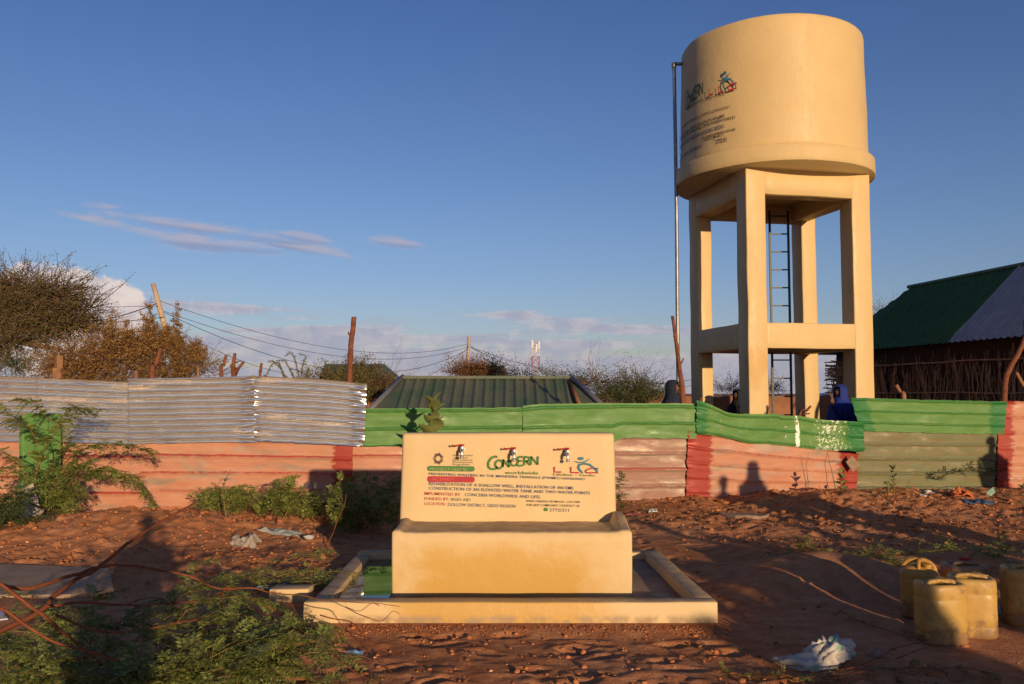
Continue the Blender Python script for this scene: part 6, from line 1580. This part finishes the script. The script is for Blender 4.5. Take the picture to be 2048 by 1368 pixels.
# arching spiky green shrub
sg = Plant('spiky_shrub', 'dark green shrub with thick arching spiny arms behind the silver sheets', 'shrub', (at(575, 800, 15).x, 15, 0), None, 'leafb', 'grnstem')
for pts in ([(600, 790), (596, 745), (588, 715), (580, 706), (572, 712)], [(575, 785), (560, 730), (545, 728), (537, 742), (530, 752)], [(580, 770), (560, 735), (545, 722), (536, 723)], [(600, 770), (606, 730), (612, 712), (600, 708)], [(606, 770), (618, 735), (616, 760)], [(590, 760), (570, 722), (552, 722)], [(570, 790), (545, 758), (528, 752)], [(620, 790), (622, 760), (600, 742), (582, 738)]):
    mimosa_branch(sg, P3([(a, b, 15) for a, b in pts]), .014, .006, .025, .055, 4, .0, 1, jit=.7, droop=.0, n=5)
sg.done()
for a in (('leafy_bush', 'broad olive brown bush left of the low shed, around the tall pole', 21, [B(700, 765, 21, 75, 28, 50), B(755, 780, 21, 45, 22, 40), B(640, 762, 21, 30, 18), B(730, 745, 21, 30, 14), B(700, 795, 21, 100, 20, 50)], 620, 30, .042, 'leafy', 31),
          ('orange_bush', 'rounded orange bush beyond the shed roof at the foot of the far pole', 30, [B(945, 742, 30, 42, 16), B(975, 745, 30, 34, 12), B(915, 748, 30, 24, 8)], 330, 26, .050, 'leafr', 32),
          ('leafy_bush', 'thin grey green bush in front of the telecom mast', 34, [B(1045, 748, 34, 45, 10), B(1095, 752, 34, 30, 8), B(1010, 752, 34, 20, 8)], 130, 14, .05, 'leafd', 33),
          ('leafy_bush', 'grey green bush at the right end of the shed roof', 20, [B(1150, 766, 20, 60, 14), B(1200, 775, 20, 50, 14), B(1240, 785, 20, 60, 14)], 240, 18, .036, 'leafd', 34),
          ('leafy_bush', 'leafy grey green bush left of the woman in navy', 18, [B(1265, 772, 18, 40, 14), B(1290, 783, 18, 30, 14), B(1235, 792, 18, 50, 12), B(1280, 798, 18, 60, 12)], 340, 24, .032, 'leafd', 35),
          ('orange_bush', 'low rusty bush behind the grey green one by the leaning pole', 24, [B(1310, 792, 24, 40, 8), B(1270, 795, 24, 50, 9)], 160, 24, .035, 'leafr', 36),
          ('thin_bush', 'sparse bush seen between the left and front tower legs', 26, [B(1460, 778, 26, 30, 9)], 80, 14, .035, 'leafd', 37),
          ('thin_bush', 'sparse bush seen between the ladder and back tower leg', 27, [B(1545, 780, 27, 24, 9)], 70, 14, .035, 'leafd', 38),
          ('leafy_bush', 'dark tree top peeping over the hut roof beside the tower', 34, [B(1768, 628, 34, 12, 6)], 30, 22, .05, 'leaft', 39)):
    nm, lb, Y, bl, nt, nl, ls, lk, sd_ = a
    crown(nm, lb, 'bush', (bl[0][0], Y, 0), bl, nt, nl, ls, lk, 'twig', None, up=.35, tw_len=.5 * Y / 20, tw_r=.005 * Y / 20, seed=sd_, spread=.10)
for i, (x0, x1) in enumerate(((1140, 1240), (1225, 1330), (760, 800))):
    Y = 18.5 + i; c_ = [B((x0 + x1) / 2, 765, Y, (x1 - x0) / 2, 9, 14)]
    crown('dry_bush', ['long bare thorn twigs right of the shed roof', 'bare thorn twigs above the bush by the leaning pole', 'bare twigs left of the shed roof'][i], 'bush', (c_[0][0], Y, 0), c_, 60, 3, .03, 'leafd', 'twig', None, up=.3, tw_len=.9, tw_r=.005, seed=50 + i)
